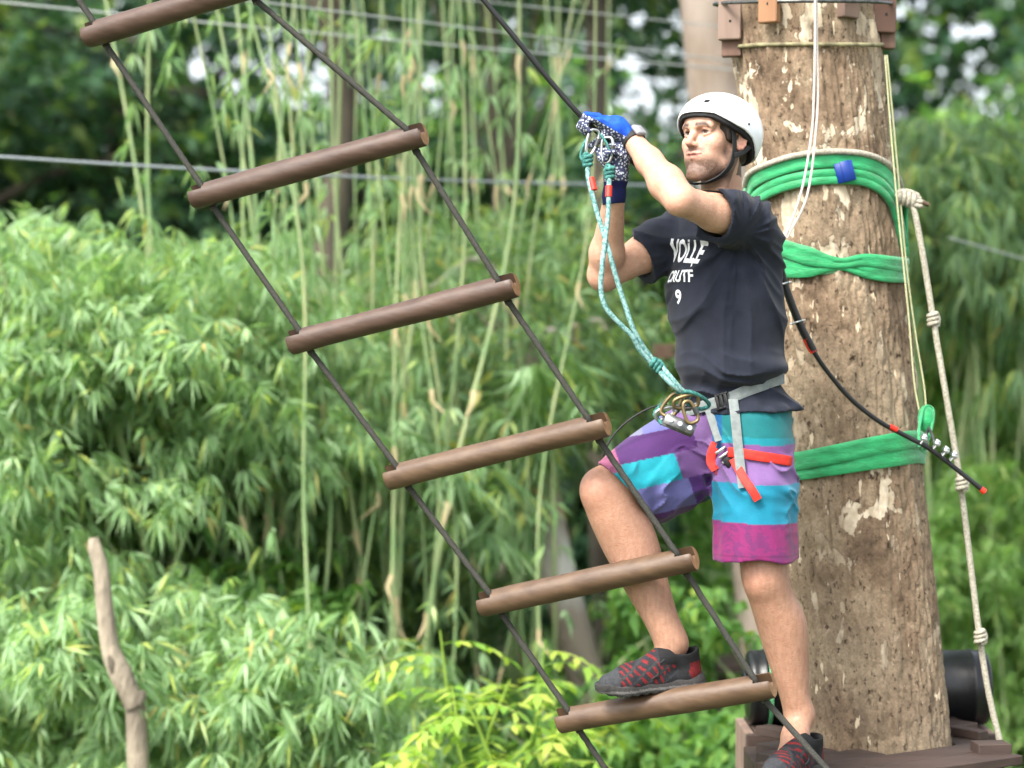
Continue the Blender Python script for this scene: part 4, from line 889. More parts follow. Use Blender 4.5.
# ------------------------------------------------------------------ big tree trunk the man stands beside
TY, TR = 6.74, .2235
def t_axis(z):
    py = 384 - (z - ZC) * FPX / TY; return np.stack([((807.5 + .1 * (py - 50)) - 512) * TY / FPX + 0 * z, TY + 0 * z, z], -1)
def bark_mat():
    m = bpy.data.materials.new('flaking bark'); m.use_nodes = True; t = m.node_tree; b = t.nodes['Principled BSDF']; b.inputs['Roughness'].default_value = .85; b.inputs['Specular IOR Level'].default_value = .25
    tc = t.nodes.new('ShaderNodeTexCoord')
    def mp(sc):
        n = t.nodes.new('ShaderNodeMapping'); n.inputs['Scale'].default_value = sc; t.links.new(tc.outputs['Object'], n.inputs[0]); return n
    def noise(s, d, sc=(1, 1, 1), r=.5, dist=0):
        n = t.nodes.new('ShaderNodeTexNoise'); n.inputs['Scale'].default_value = s; n.inputs['Detail'].default_value = d; n.inputs['Roughness'].default_value = r; n.inputs['Distortion'].default_value = dist; t.links.new(mp(sc).outputs[0], n.inputs[0]); return n
    def ramp(n, els):
        r = t.nodes.new('ShaderNodeValToRGB'); e = r.color_ramp.elements
        while len(e) < len(els): e.new(.5)
        for i, (p, c) in enumerate(els): e[i].position = p; e[i].color = (*c, 1)
        t.links.new(n.outputs[0], r.inputs[0]); return r
    def mix(f, a, c, bt='MIX'):
        x = t.nodes.new('ShaderNodeMix'); x.data_type = 'RGBA'; x.blend_type = bt
        if isinstance(f, float): x.inputs[0].default_value = f
        else: t.links.new(f, x.inputs[0])
        for s, i in ((a, 6), (c, 7)):
            if isinstance(s, tuple): x.inputs[i].default_value = (*s, 1)
            else: t.links.new(s, x.inputs[i])
        return x.outputs[2]
    base = ramp(noise(9, 8, (1, 1, .75), .62), [(.3, (.10, .068, .045)), (.5, (.21, .15, .1)), (.70, (.33, .26, .18))]).outputs[0]
    grey = ramp(noise(3.2, 5, (1, 1, .6)), [(.42, (0, 0, 0)), (.58, (1, 1, 1))]).outputs[0]
    base = mix(grey, base, mix(.62, base, (.29, .235, .165)))
    speck = ramp(noise(60, 5, (1, 1, .7), .6), [(.34, (1, 1, 1)), (.42, (0, 0, 0))]).outputs[0]; base = mix(speck, base, (.055, .035, .022))
    fine = ramp(noise(140, 4), [(.3, (.72, .7, .68)), (.7, (1.15, 1.12, 1.08))]).outputs[0]; base = mix(1.0, base, fine, 'MULTIPLY')
    pm = ramp(noise(13, 5, (1, 1, .6), .58, .3), [(.575, (0, 0, 0)), (.588, (1, 1, 1))]); pale = ramp(noise(30, 3), [(.3, (.46, .37, .26)), (.7, (.60, .52, .40))]).outputs[0]
    low = ramp(noise(2.2, 2), [(.4, (0, 0, 0)), (.55, (1, 1, 1))]).outputs[0]
    msk = mix(1.0, pm.outputs[0], low, 'MULTIPLY'); base = mix(msk, base, pale)
    sm = ramp(noise(36, 3, (1, 1, .3)), [(.675, (0, 0, 0)), (.69, (1, 1, 1))]); base = mix(sm.outputs[0], base, (.55, .45, .32))
    t.links.new(base, b.inputs['Base Color'])
    h = t.nodes.new('ShaderNodeMath'); h.operation = 'ADD'; hn = noise(42, 8, (1, 1, .7), .66); t.links.new(hn.outputs[0], h.inputs[0])
    h2 = t.nodes.new('ShaderNodeMath'); h2.operation = 'MULTIPLY'; h2.inputs[1].default_value = -.35; t.links.new(pm.outputs[0], h2.inputs[0]); t.links.new(h2.outputs[0], h.inputs[1])
    bp = t.nodes.new('ShaderNodeBump'); bp.inputs['Strength'].default_value = .9; bp.inputs['Distance'].default_value = .010; t.links.new(h.outputs[0], bp.inputs['Height']); t.links.new(bp.outputs[0], b.inputs['Normal'])
    return m
M['bark'] = bark_mat()
tree = empty('tree', (float(t_axis(np.array([0.]))[0][0]), TY, 0), 'thick leaning tree trunk with flaking tan bark wrapped in green webbing', 'tree')
zs = np.r_[np.linspace(-.1, 1.6, 60), np.arange(1.61, 4.1, .0045), np.linspace(4.12, 9, 120)]; nth = 300; th = np.linspace(0, 2 * np.pi, nth, endpoint=False)
A_ = t_axis(zs); Z_, T2 = np.meshgrid(zs, th, indexing='ij'); cx, sy = np.cos(T2), np.sin(T2)
R_ = TR * (1 + .35 * np.exp(-Z_ / .5)) * (1 - .05 * np.clip(Z_ - 4, 0, 9)) + .011 * vnoise(cx * 1.5, sy * 1.5, Z_ * 1.9, 31) + .006 * vnoise(cx * 5, sy * 5, Z_ * 4, 32)
cr = vnoise(cx * 14, sy * 14, Z_ * 9, 33); R_ += -.008 * (1 - np.abs(cr)) ** 5 + .004 * np.abs(vnoise(cx * 16, sy * 16, Z_ * 5, 36)) + .0045 * vnoise(cx * 30, sy * 30, Z_ * 32, 34)
v = np.stack([A_[:, 0][:, None] + R_ * cx, A_[:, 1][:, None] + R_ * sy, Z_], -1).reshape(-1, 3)
i, j = np.meshgrid(np.arange(len(zs) - 1), np.arange(nth), indexing='ij'); f4 = np.stack([i * nth + j, i * nth + (j + 1) % nth, (i + 1) * nth + (j + 1) % nth, (i + 1) * nth + j], -1).reshape(-1, 4)
link(mesh_np('trunk', v, f4), 'trunk', M['bark'], tree)
r_ = np.random.default_rng(5); tp_ = t_axis(np.array([9.0]))[0]; pts, ax_, cc = clump_points(tp_ + V(0, 0, 1.5), (4.0, 4.0, 2.6), 60, 34, 5, .5)
mb = MB(); limbs(mb, np.array([t_axis(np.array([z]))[0] for z in (7.0, 7.8, 8.4, 8.9)]), cc[:18], .09, 3); mb.build('limbs', M['bark_far'], tree)
keep = pts[:, 2] > 6.3; foliage('crown', pts[keep], ax_[keep], 6, .2, .04, M['leaf_mid'], tree, spread=1.3, seed=6)

# ------------------------------------------------------------------ webbing, ropes and planks on the trunk
def on_trunk(thd, py, off):
    """thd degrees from the side facing the camera, + to the right"""
    th = math.radians(thd); Y = TY; 
    for _ in range(4):
        z = ZC + (384 - py) * Y / FPX; a = t_axis(np.array([z]))[0]; p = a + V(math.sin(th), -math.cos(th), 0) * (TR + off); Y = p[1]
    p[2] = ZC + (384 - py) * Y / FPX; return p
def px_th(px, py):
    c = 807.5 + .1 * (py - 50); return math.degrees(math.asin(max(-.985, min(.985, (px - c) / (TR * FPX / TY * 1.012)))))
def band(mb, path, w, off, t=.004, back=True, backpy=None, crease=.0):
    """path: (px, py, halfwidth px) across the visible side; closed behind the trunk"""
    th0 = [px_th(a, b) for a, b, _ in path]; P_, W_ = [], []
    q = np.linspace(0, len(path) - 1, 40); thq = np.interp(q, range(len(path)), th0); pyq = spline(np.c_[[b for _, b, _ in path], [0] * len(path)], 13); pyq = np.interp(q, np.linspace(0, len(path) - 1, len(pyq)), pyq[:, 0])
    wq = np.interp(q, range(len(path)), [c for _, _, c in path]) / (FPX / TY)
    for a, b in zip(thq, pyq): P_.append(on_trunk(a, b, off))
    W_ = list(wq)
    if back:
        a0, a1 = thq[-1], thq[0] + 360; b0, b1 = pyq[-1], pyq[0]
        for k in np.linspace(0, 1, 24)[1:]:
            P_.append(on_trunk(a0 + (a1 - a0) * k, b0 + (b1 - b0) * k, off)); W_.append(W_[39] * (1 - k) + W_[0] * k)
    P_ = np.array(P_); mb.ribbon(P_, V(0, 0, 1), np.array(W_), t, 1, crease); return P_
w1 = empty('webbing_sling', tuple(on_trunk(0, 165, .01)), 'double green webbing sling arched over the trunk below the cream rope', 'sling')
arch = [(742, 195), (752, 182), (768, 171), (790, 163), (820, 160), (850, 163), (870, 171), (884, 186), (893, 203)]
mb = MB(); band(mb, [(a, b, 7.5) for a, b in arch], 0, .012, .006, crease=.3); mb.build('upper_strap', M['webbing_green'], w1)
arch2 = [(742, 213), (752, 202), (768, 188), (790, 180), (820, 176.5), (850, 178), (870, 187), (884, 203), (892, 225), (897, 246)]
mb = MB(); band(mb, [(a, b, 7.5) for a, b in arch2], 0, .010, .007, crease=.35); mb.build('lower_strap', M['webbing_green'], w1)
mb = MB(); e_ = [on_trunk(px_th(887, 190), 190, .016), on_trunk(78, 205, .018), on_trunk(82, 220, .016), on_trunk(84, 240, .014), on_trunk(84, 256, .012)]; mb.ribbon(e_, V(.3, -1, 0), [.022, .024, .022, .018, .014], .005, 6, .3); mb.build('hanging_strap', M['webbing_green'], w1)
padm = [(742, 186), (752, 173), (768, 163), (790, 155), (820, 151.5), (850, 154), (872, 163), (886, 178), (896, 196)]
mb = MB(); pp = [on_trunk(px_th(a, b), b, .022) for a, b in padm]; bk = [on_trunk(a, b, .022) for a, b in zip(np.linspace(97, 250, 8), np.linspace(205, 200, 8))]
mb.tube(np.array(bk[::-1] + pp if False else pp), .0085, 10, sub=8, twist=350, amp=.12); o = mb.build('anchor_rope', M['rope_cream']); tag(o, 'cream rope laid along the top edge of the arched green sling', 'rope')
mb = MB(); c = on_trunk(px_th(831, 172), 172, .023); mb.box(c, V(1, -.1, .25), V(0, 1, 0), V(-.25, 0, 1), .027, .006, .030, .0015); mb.box(c + V(.004, -.006, .002), V(1, 0, .25), V(0, 1, 0), V(-.25, 0, 1), .014, .003, .031, .001); tag(mb.build('tape_tag', M['tape_blue']), 'small blue tape wrapped round the arched green sling', 'tape')
w2 = empty('webbing_sling', tuple(on_trunk(0, 262, .01)), 'green webbing sling twisted in the middle behind the shoulder of the man', 'sling')
mb = MB(); band(mb, [(756, 240, 4), (776, 247, 8), (800, 256, 9), (820, 262, 6), (832, 263, 5), (850, 260, 6), (875, 263, 7), (899, 267, 8)], 0, .014, .005, crease=.35); mb.build('upper_strap', M['webbing_green'], w2)
mb = MB(); band(mb, [(756, 272, 8), (776, 268, 10), (800, 268, 9), (820, 265, 6), (834, 266, 5), (852, 272, 6), (875, 275, 7), (900, 276, 7)], 0, .009, .005, crease=.35); mb.build('lower_strap', M['webbing_green'], w2)
mb = MB(); band(mb, [(756, 262, 6), (776, 262, 10), (800, 264, 12), (822, 266, 7), (834, 265, 4)], 0, .006, .003, back=False, crease=.2); mb.build('pale_fold', M['webbing_green2'], w2)
w3 = empty('webbing_sling', tuple(on_trunk(0, 458, .01)), 'wide green webbing sling sloping across the trunk at hip height', 'sling')
mb = MB(); band(mb, [(778, 464, 8), (800, 460, 9), (830, 453, 9), (860, 446, 9), (890, 441, 9), (908, 440, 9), (919, 445, 11)], 0, .013, .005, crease=.3); mb.build('upper_strap', M['webbing_green'], w3)
mb = MB(); band(mb, [(778, 473, 10), (800, 469, 10), (830, 464, 10), (860, 459, 10), (890, 454, 11), (908, 451, 12), (919, 452, 12)], 0, .008, .005, crease=.35); mb.build('lower_strap', M['webbing_green'], w3)
mb = MB(); mb.ball(P(926, 419, 6.55), .034, 14, (.75, .5, 1.25)); mb.ribbon([P(920, 448, 6.5), P(919, 430, 6.52), P(924, 408, 6.55), P(933, 410, 6.56), P(931, 430, 6.54), P(925, 448, 6.5)], V(.2, 1, 0), .012, .004, 6, .2); mb.build('gathered_end', M['webbing_green'], w3)
# cable grips clamping the tail to the lowest sling
for k, (x, y) in enumerate(((921, 442), (934, 447), (943, 454), (951, 459))):
    g_ = empty('cable_clip', tuple(P(x, y, 6.43)), ['first steel cable clip beside the sling edge', 'second steel cable clip along the black cable tail', 'third steel cable clip along the black cable tail', 'last steel cable clip towards the free cable end'][k], 'cable clip', 'steel clips on the cable tail')
    d = nrm(V(.84, 0, -.6)); n = V(.55, -.1, .8); mb = MB(); c = P(x, y, 6.43); s1 = nrm(np.cross(d, n)); n = np.cross(s1, d)
    mb.tube([c + (n * math.cos(a) + s1 * math.sin(a)) * .0145 for a in np.linspace(-1.9, 1.9, 14)] , .0034, 8); mb.tube([c - n * .005 + s1 * .0145, c + n * .024 + s1 * .0145], .0032, 8); mb.tube([c - n * .005 - s1 * .0145, c + n * .024 - s1 * .0145], .0032, 8); mb.build('u_bolt', M['steel'], g_)
    mb = MB(); mb.box(c + n * .013, d, s1, n, .0085, .021, .006, .002); mb.box(c + n * .021 + s1 * .0145, d, s1, n, .005, .005, .004, .001); mb.box(c + n * .021 - s1 * .0145, d, s1, n, .005, .005, .004, .001); mb.build('saddle', M['steel'], g_)
mb = MB(); mb.tube([P(929, 428, 6.5), P(933, 438, 6.46), P(934, 447, 6.44), P(928, 448, 6.46), P(926, 436, 6.5), P(929, 428, 6.5)], .005, 8, sub=6); tag(mb.build('shackle', M['steel_dark']), 'dark shackle hanging from the gathered green webbing end', 'shackle')
# wire rings round the trunk and the hung planks
mb = MB(); pts = [on_trunk(a, 43 + 1.5 * math.sin(math.radians(a * 2 + 40)) - 5 * math.cos(math.radians(a - 20)) + 5, .009) for a in np.linspace(0, 360, 60)]; mb.tube(pts, .0062, 8, twist=300, amp=.1); tag(mb.build('wire_ring', M['wire_ring']), 'thin old wire ring round the trunk under the hung wood blocks', 'wire')
mb = MB(); pts = [on_trunk(a, 4 - 3 * math.cos(math.radians(a)), .048) for a in np.linspace(0, 360, 60)]; mb.tube(pts, .006, 8); tag(mb.build('wire_ring', M['steel_dark']), 'grey wire ring threaded through the wood blocks at the top edge', 'wire')
blk = [(731, 40, 11.5, 'wood_plank_grey', 'leftmost weathered wood block, beside the pale far trunk', 0), (733, 57, 10, 'wood_plank', 'short block hidden under the leftmost weathered block', -.02), (770, 23, 10, 'wood_orange', 'fresh orange wood block hung left of the white cords', .005), (849, 18, 11, 'wood_plank_grey', 'pale grey wood block hung right of the white cords', .005), (884, 33, 12, 'wood_plank', 'wide brown wood block at the right edge of the trunk', 0), (887, 49, 8, 'wood_plank', 'small block behind the wide brown block at right', -.03)]
for (x, yb, hw, mt, lb, oo) in blk:
    thd = px_th(x, 20); thd = thd if abs(thd) < 60 else math.copysign(72 if hw > 11 else 76, thd)
    c = on_trunk(thd, yb, .028 + oo); rad = nrm(V(math.sin(math.radians(thd)), -math.cos(math.radians(thd)), 0)); tn = V(-rad[1], rad[0], 0)
    if abs(thd) > 60: tn = nrm(V(1, .25 * np.sign(thd), 0)); rad = V(-tn[1], tn[0], 0) * -1
    zb = ZC + (384 - yb) * c[1] / FPX; L_ = .16; c = V(P(x, yb, c[1])[0], c[1], zb + L_)
    hw_ = hw * c[1] / FPX; b_ = empty('wood_block', tuple(c), lb, 'wood block', 'wood blocks hung round the trunk')
    mb = MB(); mb.box(c, V(.02, 0, 1), tn, rad, L_, hw_, .017, .003); mb.build('board', M[mt], b_, smooth=False)
    mb = MB(); fr = c + rad * -.0175 if rad[1] > 0 else c + rad * .0175; mb.tube([fr + V(0, -.001, -L_ + .055), fr + V(0, .004, -L_ + .055)], .0045, 10); mb.build('bolt_hole', M['strap_black'], b_)
# thin cords and the knotted rope
mb = MB(); mb.tube([P(815, -30, 6.44), P(815, 40, 6.44), P(814, 90, 6.44), P(812, 130, 6.44), P(804, 180, 6.42), P(795, 212, 6.42), P(785, 238, 6.43)], .0036, 7, sub=8); o = mb.build('white_cord', M['rope_white']); tag(o, 'thin white cord slung down the trunk, left strand of the pair', 'cord', 'white cords down the trunk')
mb = MB(); mb.tube([P(816, -30, 6.45), P(817, 40, 6.45), P(818, 90, 6.45), P(816, 130, 6.44), P(811, 175, 6.43), P(804, 205, 6.42), P(787, 238, 6.43)], .0036, 7, sub=8); o = mb.build('white_cord', M['rope_white']); tag(o, 'thin white cord slung down the trunk, right strand of the pair', 'cord', 'white cords down the trunk')
mb = MB(); mb.tube([P(885, 55, 6.55), P(890, 120, 6.55), P(896, 190, 6.55), P(903, 260, 6.55), P(909, 320, 6.55), P(914, 380, 6.55), P(919, 410, 6.55)], .0028, 6, sub=6); tag(mb.build('yellow_cord', M['rope_yellow']), 'thin yellowish cord hanging down the right side of the trunk, left strand', 'cord')
mb = MB(); mb.tube([P(887, 55, 6.58), P(896, 150, 6.58), P(906, 260, 6.58), P(915, 330, 6.58), P(924, 385, 6.58), P(926, 408, 6.58)], .0028, 6, sub=6); tag(mb.build('yellow_cord', M['rope_yellow']), 'thin yellowish cord ending at the gathered green webbing, right strand', 'cord')
kr = empty('knotted_rope', tuple(P(905, 200, 6.62)), 'cream rope with spaced knots hanging from the sling knot to the deck', 'rope')
mb = MB(); rp_ = [P(899, 197, 6.60), P(912, 204, 6.58), P(922, 250, 6.58), P(933, 318, 6.58), P(945, 390, 6.58), P(960, 480, 6.6), P(970, 560, 6.6), P(979, 632, 6.6), P(988, 690, 6.6), P(1000, 742, 6.6)]; rope(mb, rp_, .0088, 12, 500); mb.build('rope_run', M['rope_cream'], kr)
for (x, y) in ((933, 320), (961.5, 484), (980, 637)): knot(P(x, y, 6.58), V(.1, 0, -1), .0125, .0065, 3, M['rope_cream'], kr)
knot(P(907, 199, 6.585), V(1, 0, -.25), .017, .0075, 4, M['rope_cream'], kr); knot(P(919, 203, 6.58), V(.4, 0, 1), .012, .0065, 2, M['rope_cream'], kr); mb = MB(); mb.tube([P(922, 202, 6.57), P(929, 205, 6.57)], .0065, 8); mb.build('rope_end', M['rung_tan'], kr)

# ------------------------------------------------------------------ deck round the trunk, black drum
DZ = float(P(0, 787, 5.86)[2])
deck = empty('tree_platform', (.95, 6.4, 0), 'dark stained wooden platform built round the thick tree', 'platform')
xl, xr = P(772, 0, 5.9)[0], 1.47
fl_, fr_ = V(.62, 5.74, DZ), V(1.45, 6.33, DZ)             # front edge runs away to the right
dirE = nrm(fr_ - fl_); nb_ = V(-dirE[1], dirE[0], 0)
for k in range(7):
    a0 = fl_ + nb_ * (.06 + .125 * k); s_lo = (.680 + .11 * (a0[1] - 5.74) - a0[0]) / (dirE[0] - .11 * dirE[1]); s_hi = (1.455 - a0[0]) / dirE[0]; cxy = t_axis(np.array([DZ]))[0]; rel = (cxy - a0) @ dirE; dd = abs((cxy - a0) @ nb_); R2 = TR + .09
    runs = [(s_lo, s_hi)] if dd > R2 else [(s_lo, rel - math.sqrt(R2 ** 2 - dd ** 2)), (rel + math.sqrt(R2 ** 2 - dd ** 2), s_hi)]
    for (s0, s1) in runs:
        if s1 - s0 > .04: mb = MB(); mb.box(a0 + dirE * (s0 + s1) / 2 + V(0, 0, -.014), dirE, nb_, V(0, 0, 1), (s1 - s0) / 2, .058, .014, .003); mb.build('deck_board', M['deck_wood'], deck, smooth=False)
for xx_, ya_, yb_ in ((.745, 5.9, 6.7), (1.40, 6.36, 7.1)):
    mb = MB(); mb.box(V(xx_, (ya_ + yb_) / 2, DZ - .08), V(0, 1, 0), V(1, 0, 0), V(0, 0, 1), (yb_ - ya_) / 2, .035, .05, .003); mb.build('joist', M['deck_wood'], deck, smooth=False)
for (lx, ly) in ((.745, 5.95), (1.40, 6.42), (.79, 6.65), (1.40, 7.05)):
    mb = MB(); mb.box(V(lx, ly, (DZ - .13) / 2 - .05), V(0, 0, 1), V(1, 0, 0), V(0, 1, 0), (DZ - .13) / 2 + .05, .05, .05, .005); mb.build('leg', M['deck_wood'], deck, smooth=False)
mb = MB(); mb.box(P(991, 748, 6.42), V(1, .1, 0), V(-.1, 1, 0), V(0, 0, 1), .05, .04, .0175, .003); mb.build('deck_block', M['deck_wood'], deck, smooth=False)
crt = empty('wooden_box', tuple(P(862, 750, 7.1)), 'brown wooden plank box behind the trunk carrying the black drum', 'box')
bx = P(745, 0, 7.05)[0] - .0; bx1 = P(996, 0, 7.05)[0]; zt = P(0, 735, 7.0)[2]
for k in range(3):
    mb = MB(); mb.box(V((bx + bx1) / 2, 7.02 + .004 * k, zt - .035 - .075 * k), V(1, 0, 0), V(0, 1, 0), V(0, 0, 1), (bx1 - bx) / 2, .014, .035, .003); mb.build('front_plank', M['wood_plank'] if k == 3 else M['deck_wood'], crt, smooth=False)
for x in (bx + .015, bx1 - .015):
    mb = MB(); mb.box(V(x, 7.2, zt - .105), V(0, 1, 0), V(1, 0, 0), V(0, 0, 1), .16, .014, .105, .003); mb.build('end_plank', M['wood_plank_grey'], crt, smooth=False)
mb = MB(); mb.box(V((bx + bx1) / 2, 7.2, zt - .004), V(1, 0, 0), V(0, 1, 0), V(0, 0, 1), (bx1 - bx) / 2 - .03, .16, .012, .003); mb.box(V((bx + bx1) / 2, 7.2, zt - .5), V(0, 0, 1), V(1, 0, 0), V(0, 1, 0), .28, .3, .12, .01); mb.build('top_plank', M['deck_wood'], crt, smooth=False)
dr = empty('plastic_drum', tuple(P(868, 690, 7.18)), 'black plastic drum lying on its side on the box behind the trunk', 'drum')
dx0, dx1, rr = P(747, 0, 7.18)[0], P(986, 0, 7.18)[0], .122; ax_c = zt + rr + .006
mb = MB(); q = [0, .006, .02, .03, .06, .065, .075, .08, .3, .306, .32, .326, .5]; rad = [.9, .97, 1, 1.0, 1.0, 1.03, 1.03, 1, 1, 1.03, 1.03, 1, 1]
xx = [dx0 + a * (dx1 - dx0) for a in q] + [dx1 - a * (dx1 - dx0) for a in q[-2::-1]]; rd = [a * rr for a in rad] + [a * rr for a in rad[-2::-1]]
n = 48; vs = [(x, 7.18 + math.cos(t) * r, ax_c + math.sin(t) * r) for x, r in zip(xx, rd) for t in np.linspace(0, 2 * np.pi, n, endpoint=False)]
mb.add(vs, [(i * n + j, i * n + (j + 1) % n, (i + 1) * n + (j + 1) % n, (i + 1) * n + j) for i in range(len(xx) - 1) for j in range(n)] + [tuple(range(n))[::-1], tuple((len(xx) - 1) * n + j for j in range(n))]); mb.build('drum_body', M['black_plastic'], dr)
mb = MB(); mb.tube([(dx0 - .008, 7.18 + .05 * math.cos(a), ax_c + .03 + .02 * math.sin(a)) for a in np.linspace(0, 6.28, 14)], .008, 8); mb.build('bung', M['black_plastic'], dr)
mb = MB(); sx_ = P(772, 0, 7.06)[0]; mb.ribbon([V(sx_, 7.18 + (rr + .006) * math.cos(a), ax_c + (rr + .006) * math.sin(a)) for a in np.linspace(1.4, 4.5, 16)], V(1, 0, 0), .006, .002, 2); mb.build('strap', M['webbing_green2'], dr)

# ------------------------------------------------------------------ wires across the wood
wires = [((-40, -2), (740, 70), 9.5, 10.9, .0042, 2, 'upper white guy wire from the top left corner to the far trunk'), ((150, -12), (740, 62), 8.6, 10.9, .0036, 0, 'grey guy wire starting above the top rung'), ((-40, 154), (745, 186), 8.8, 10.95, .0064, 6, 'single grey wire crossing behind the second rung'), ((430, -4), (735, 28), 10, 10.9, .0034, 0, 'thin wire running in from the top edge to the far trunk'), ((950, 238), (1080, 275), 10, 11, .004, 0, 'short pale wire at the right edge')]
for (a, b, ya, yb, r, sag, lb) in wires:
    p0, p1 = P(*a, ya), P(*b, yb); t = np.linspace(0, 1, 24)[:, None]; pts = p0 * (1 - t) + p1 * t + V(0, 0, -1) * (sag / 200) * 4 * t * (1 - t); mb = MB(); mb.tube(pts, r, 8); tag(mb.build('guy_wire', M['wire'] if r > .006 else M['wire_pale']), lb, 'wire')

# ------------------------------------------------------------------ far trunk with its boards
ft = empty('tree', (float(P(715, 0, 11.1)[0]) + .5, 11.1, 0), 'pale slimmer trunk standing behind the climber', 'tree')
mb = MB(); f0 = P(790, 980, 11.1); f0[2] = -.1; f1 = P(707, 0, 11.1); f2 = f1 + (f1 - P(768, 600, 11.1)) * 1.1; f2[2] = 9.0
mb.tube([f0, P(768, 650, 11.1), P(744, 400, 11.1), P(726, 200, 11.1), f1, f2], [.19, .145, .14, .138, .138, .11], 24, sub=14); mb.build('trunk', M['bark_far'], ft)
pts, ax_, cc = clump_points(f2 + V(0, 0, .8), (2.8, 2.8, 1.8), 40, 30, 8, .45); mb = MB(); limbs(mb, np.array([f2 * .9 + f1 * .1, f2 * .97 + f1 * .03, f2, f2]), cc[:12], .06, 5); mb.build('limbs', M['bark_far'], ft)
foliage('crown', pts, ax_, 6, .2, .04, M['leaf_mid'], ft, spread=1.3, seed=9)
fp = empty('far_platform', tuple(P(745, 665, 11.1)), 'small brown plank platform around the far pale trunk', 'platform')
for k in range(4):
    yy = 10.85 + k * .17; 
    for (xa, xb) in (((716, 782),) if k in (0, 3) else ((716, 744), (792, 800))):
        mb = MB(); a_, b_ = P(xa, 664, yy), P(xb, 664, yy); mb.box((a_ + b_) / 2 * V(1, 1, 0) + V(0, 0, P(0, 667, 10.85)[2]), V(1, 0, 0), V(0, 1, 0), V(0, 0, 1), (b_ - a_)[0] / 2, .07, .022, .003); mb.build('deck_board', M['deck_wood'], fp, smooth=False)
for x in (722, 776): mb = MB(); c = P(x, 676, 10.95); mb.box(V(c[0], 10.95, c[2] / 2), V(0, 0, 1), V(1, 0, 0), V(0, 1, 0), c[2] / 2, .03, .03, .003); mb.build('leg', M['deck_wood'], fp, smooth=False)
mb = MB(); a_, b_ = P(651, 352, 10.8), P(760, 348, 10.92); mb.box((a_ + b_) / 2, b_ - a_, V(0, 1, 0), V(0, 0, 1), np.linalg.norm(b_ - a_) / 2, .03, .036, .004); tag(mb.build('step_plank', M['wood_plank'], smooth=False), 'brown step plank fixed to the far trunk, its end showing left of the shirt', 'plank')
# ------------------------------------------------------------------ where the canopy thins out and the sky shows
GAPS = [(215, 60, 42, 22), (285, 78, 50, 34), (255, 100, 30, 16), (345, 70, 30, 26), (440, 88, 26, 26), (480, 130, 30, 12), (545, 40, 30, 12), (612, 100, 48, 42), (650, 130, 40, 40), (560, 110, 34, 20), (915, 30, 30, 34), (970, 60, 46, 46), (1010, 110, 34, 26), (925, 95, 24, 20), (430, 205, 16, 10), (120, 15, 50, 12), (890, 120, 24, 40), (975, 170, 18, 10)]
def in_gap(p, seed, keep=.12):
    p = np.atleast_2d(p); x = p[:, 0] / p[:, 1] * FPX + 512; y = 384 - (p[:, 2] - ZC) / p[:, 1] * FPX; r = np.random.default_rng(seed); g = np.zeros(len(p), bool)
    for a, b, c, d in GAPS: g |= ((x - a) / c) ** 2 + ((y - b) / d) ** 2 < 1 + .5 * vnoise(x * .06, y * .06, x * 0, 3)
    return g & (r.random(len(p)) > keep)
# ------------------------------------------------------------------ ground
n = 90; gx = np.sinh(np.linspace(-5.2, 5.2, n)) * 6; gy = np.sinh(np.linspace(-5.2, 5.2, n)) * 6 + 12
X, Y = np.meshgrid(gx, gy, indexing='ij'); Zg = .12 * vnoise(X * .5, Y * .5, X * 0, 41) - .25 + .5 * sst(18, 34, Y) + .03 * np.clip(Y - 40, 0, 200)
v = np.stack([X, Y, Zg], -1).reshape(-1, 3); i, j = np.meshgrid(np.arange(n - 1), np.arange(n - 1), indexing='ij'); f4 = np.stack([i * n + j, (i + 1) * n + j, (i + 1) * n + j + 1, i * n + j + 1], -1).reshape(-1, 4)
o = link(mesh_np('ground', v, f4), 'ground', M['soil']); o['kind'] = 'structure'

# ------------------------------------------------------------------ bamboo clumps with pale bare canes
def bamboo(base, Y, canes, seed, label, leaf=True, mt='leaf_bamboo', L=.17):
    """canes: (px top, py top, px bottom, py bottom) as seen; each grows from the ground to above the frame"""
    base[2] = 0.0
    root = empty('bamboo_clump', tuple(base), label, 'bamboo', 'bamboo clumps with pale hanging canes')
    r = np.random.default_rng(seed); tips = []; axs = []
    for (xa, ya, xb, yb, rad) in canes:
        y0 = Y + r.uniform(-.6, .6); a, b = P(xa, ya, y0), P(xb, yb, y0 + r.uniform(-.2, .2)); m = (a + b) / 2 + V(r.normal(0, .03), 0, 0)
        rad_ = rad * .85; mb = MB(); pts, rr = spline([a, a * .66 + b * .34 + V(r.normal(0, .10), r.normal(0, .1), 0), a * .33 + b * .67 + V(r.normal(0, .10), r.normal(0, .1), 0), b], 22, np.array([rad_ * .55, rad_ * .8, rad_, rad_]))
        step = 9; k = np.arange(len(pts)); rr = rr * (1 + .35 * (k % step == 0)); mb.tube(pts, rr, 8); c = mb.build('cane', M['culm'], root)
        mb = MB()
        for q in range(step, len(pts) - 2, step):
            if r.random() < .45:
                t = nrm(pts[q + 1] - pts[q]); mb = MB(); mb.tube([pts[q], pts[q] + t * .05 + V(r.normal(0, .012), -.01, 0), pts[q] + t * .12 + V(r.normal(0, .03), -.02, 0)], [rr[q] * 1.25, rr[q] * 1.0, rr[q] * .2], 6); mb.build('sheath', M['culm_node'], c)
            for _ in range(2):
                tips.append(pts[q] + r.normal(0, .16, 3)); axs.append(V(r.normal(0, .5), r.normal(0, .5), -1.0))
    return root, np.array(tips), np.array(axs)
r0 = np.random.default_rng(77)
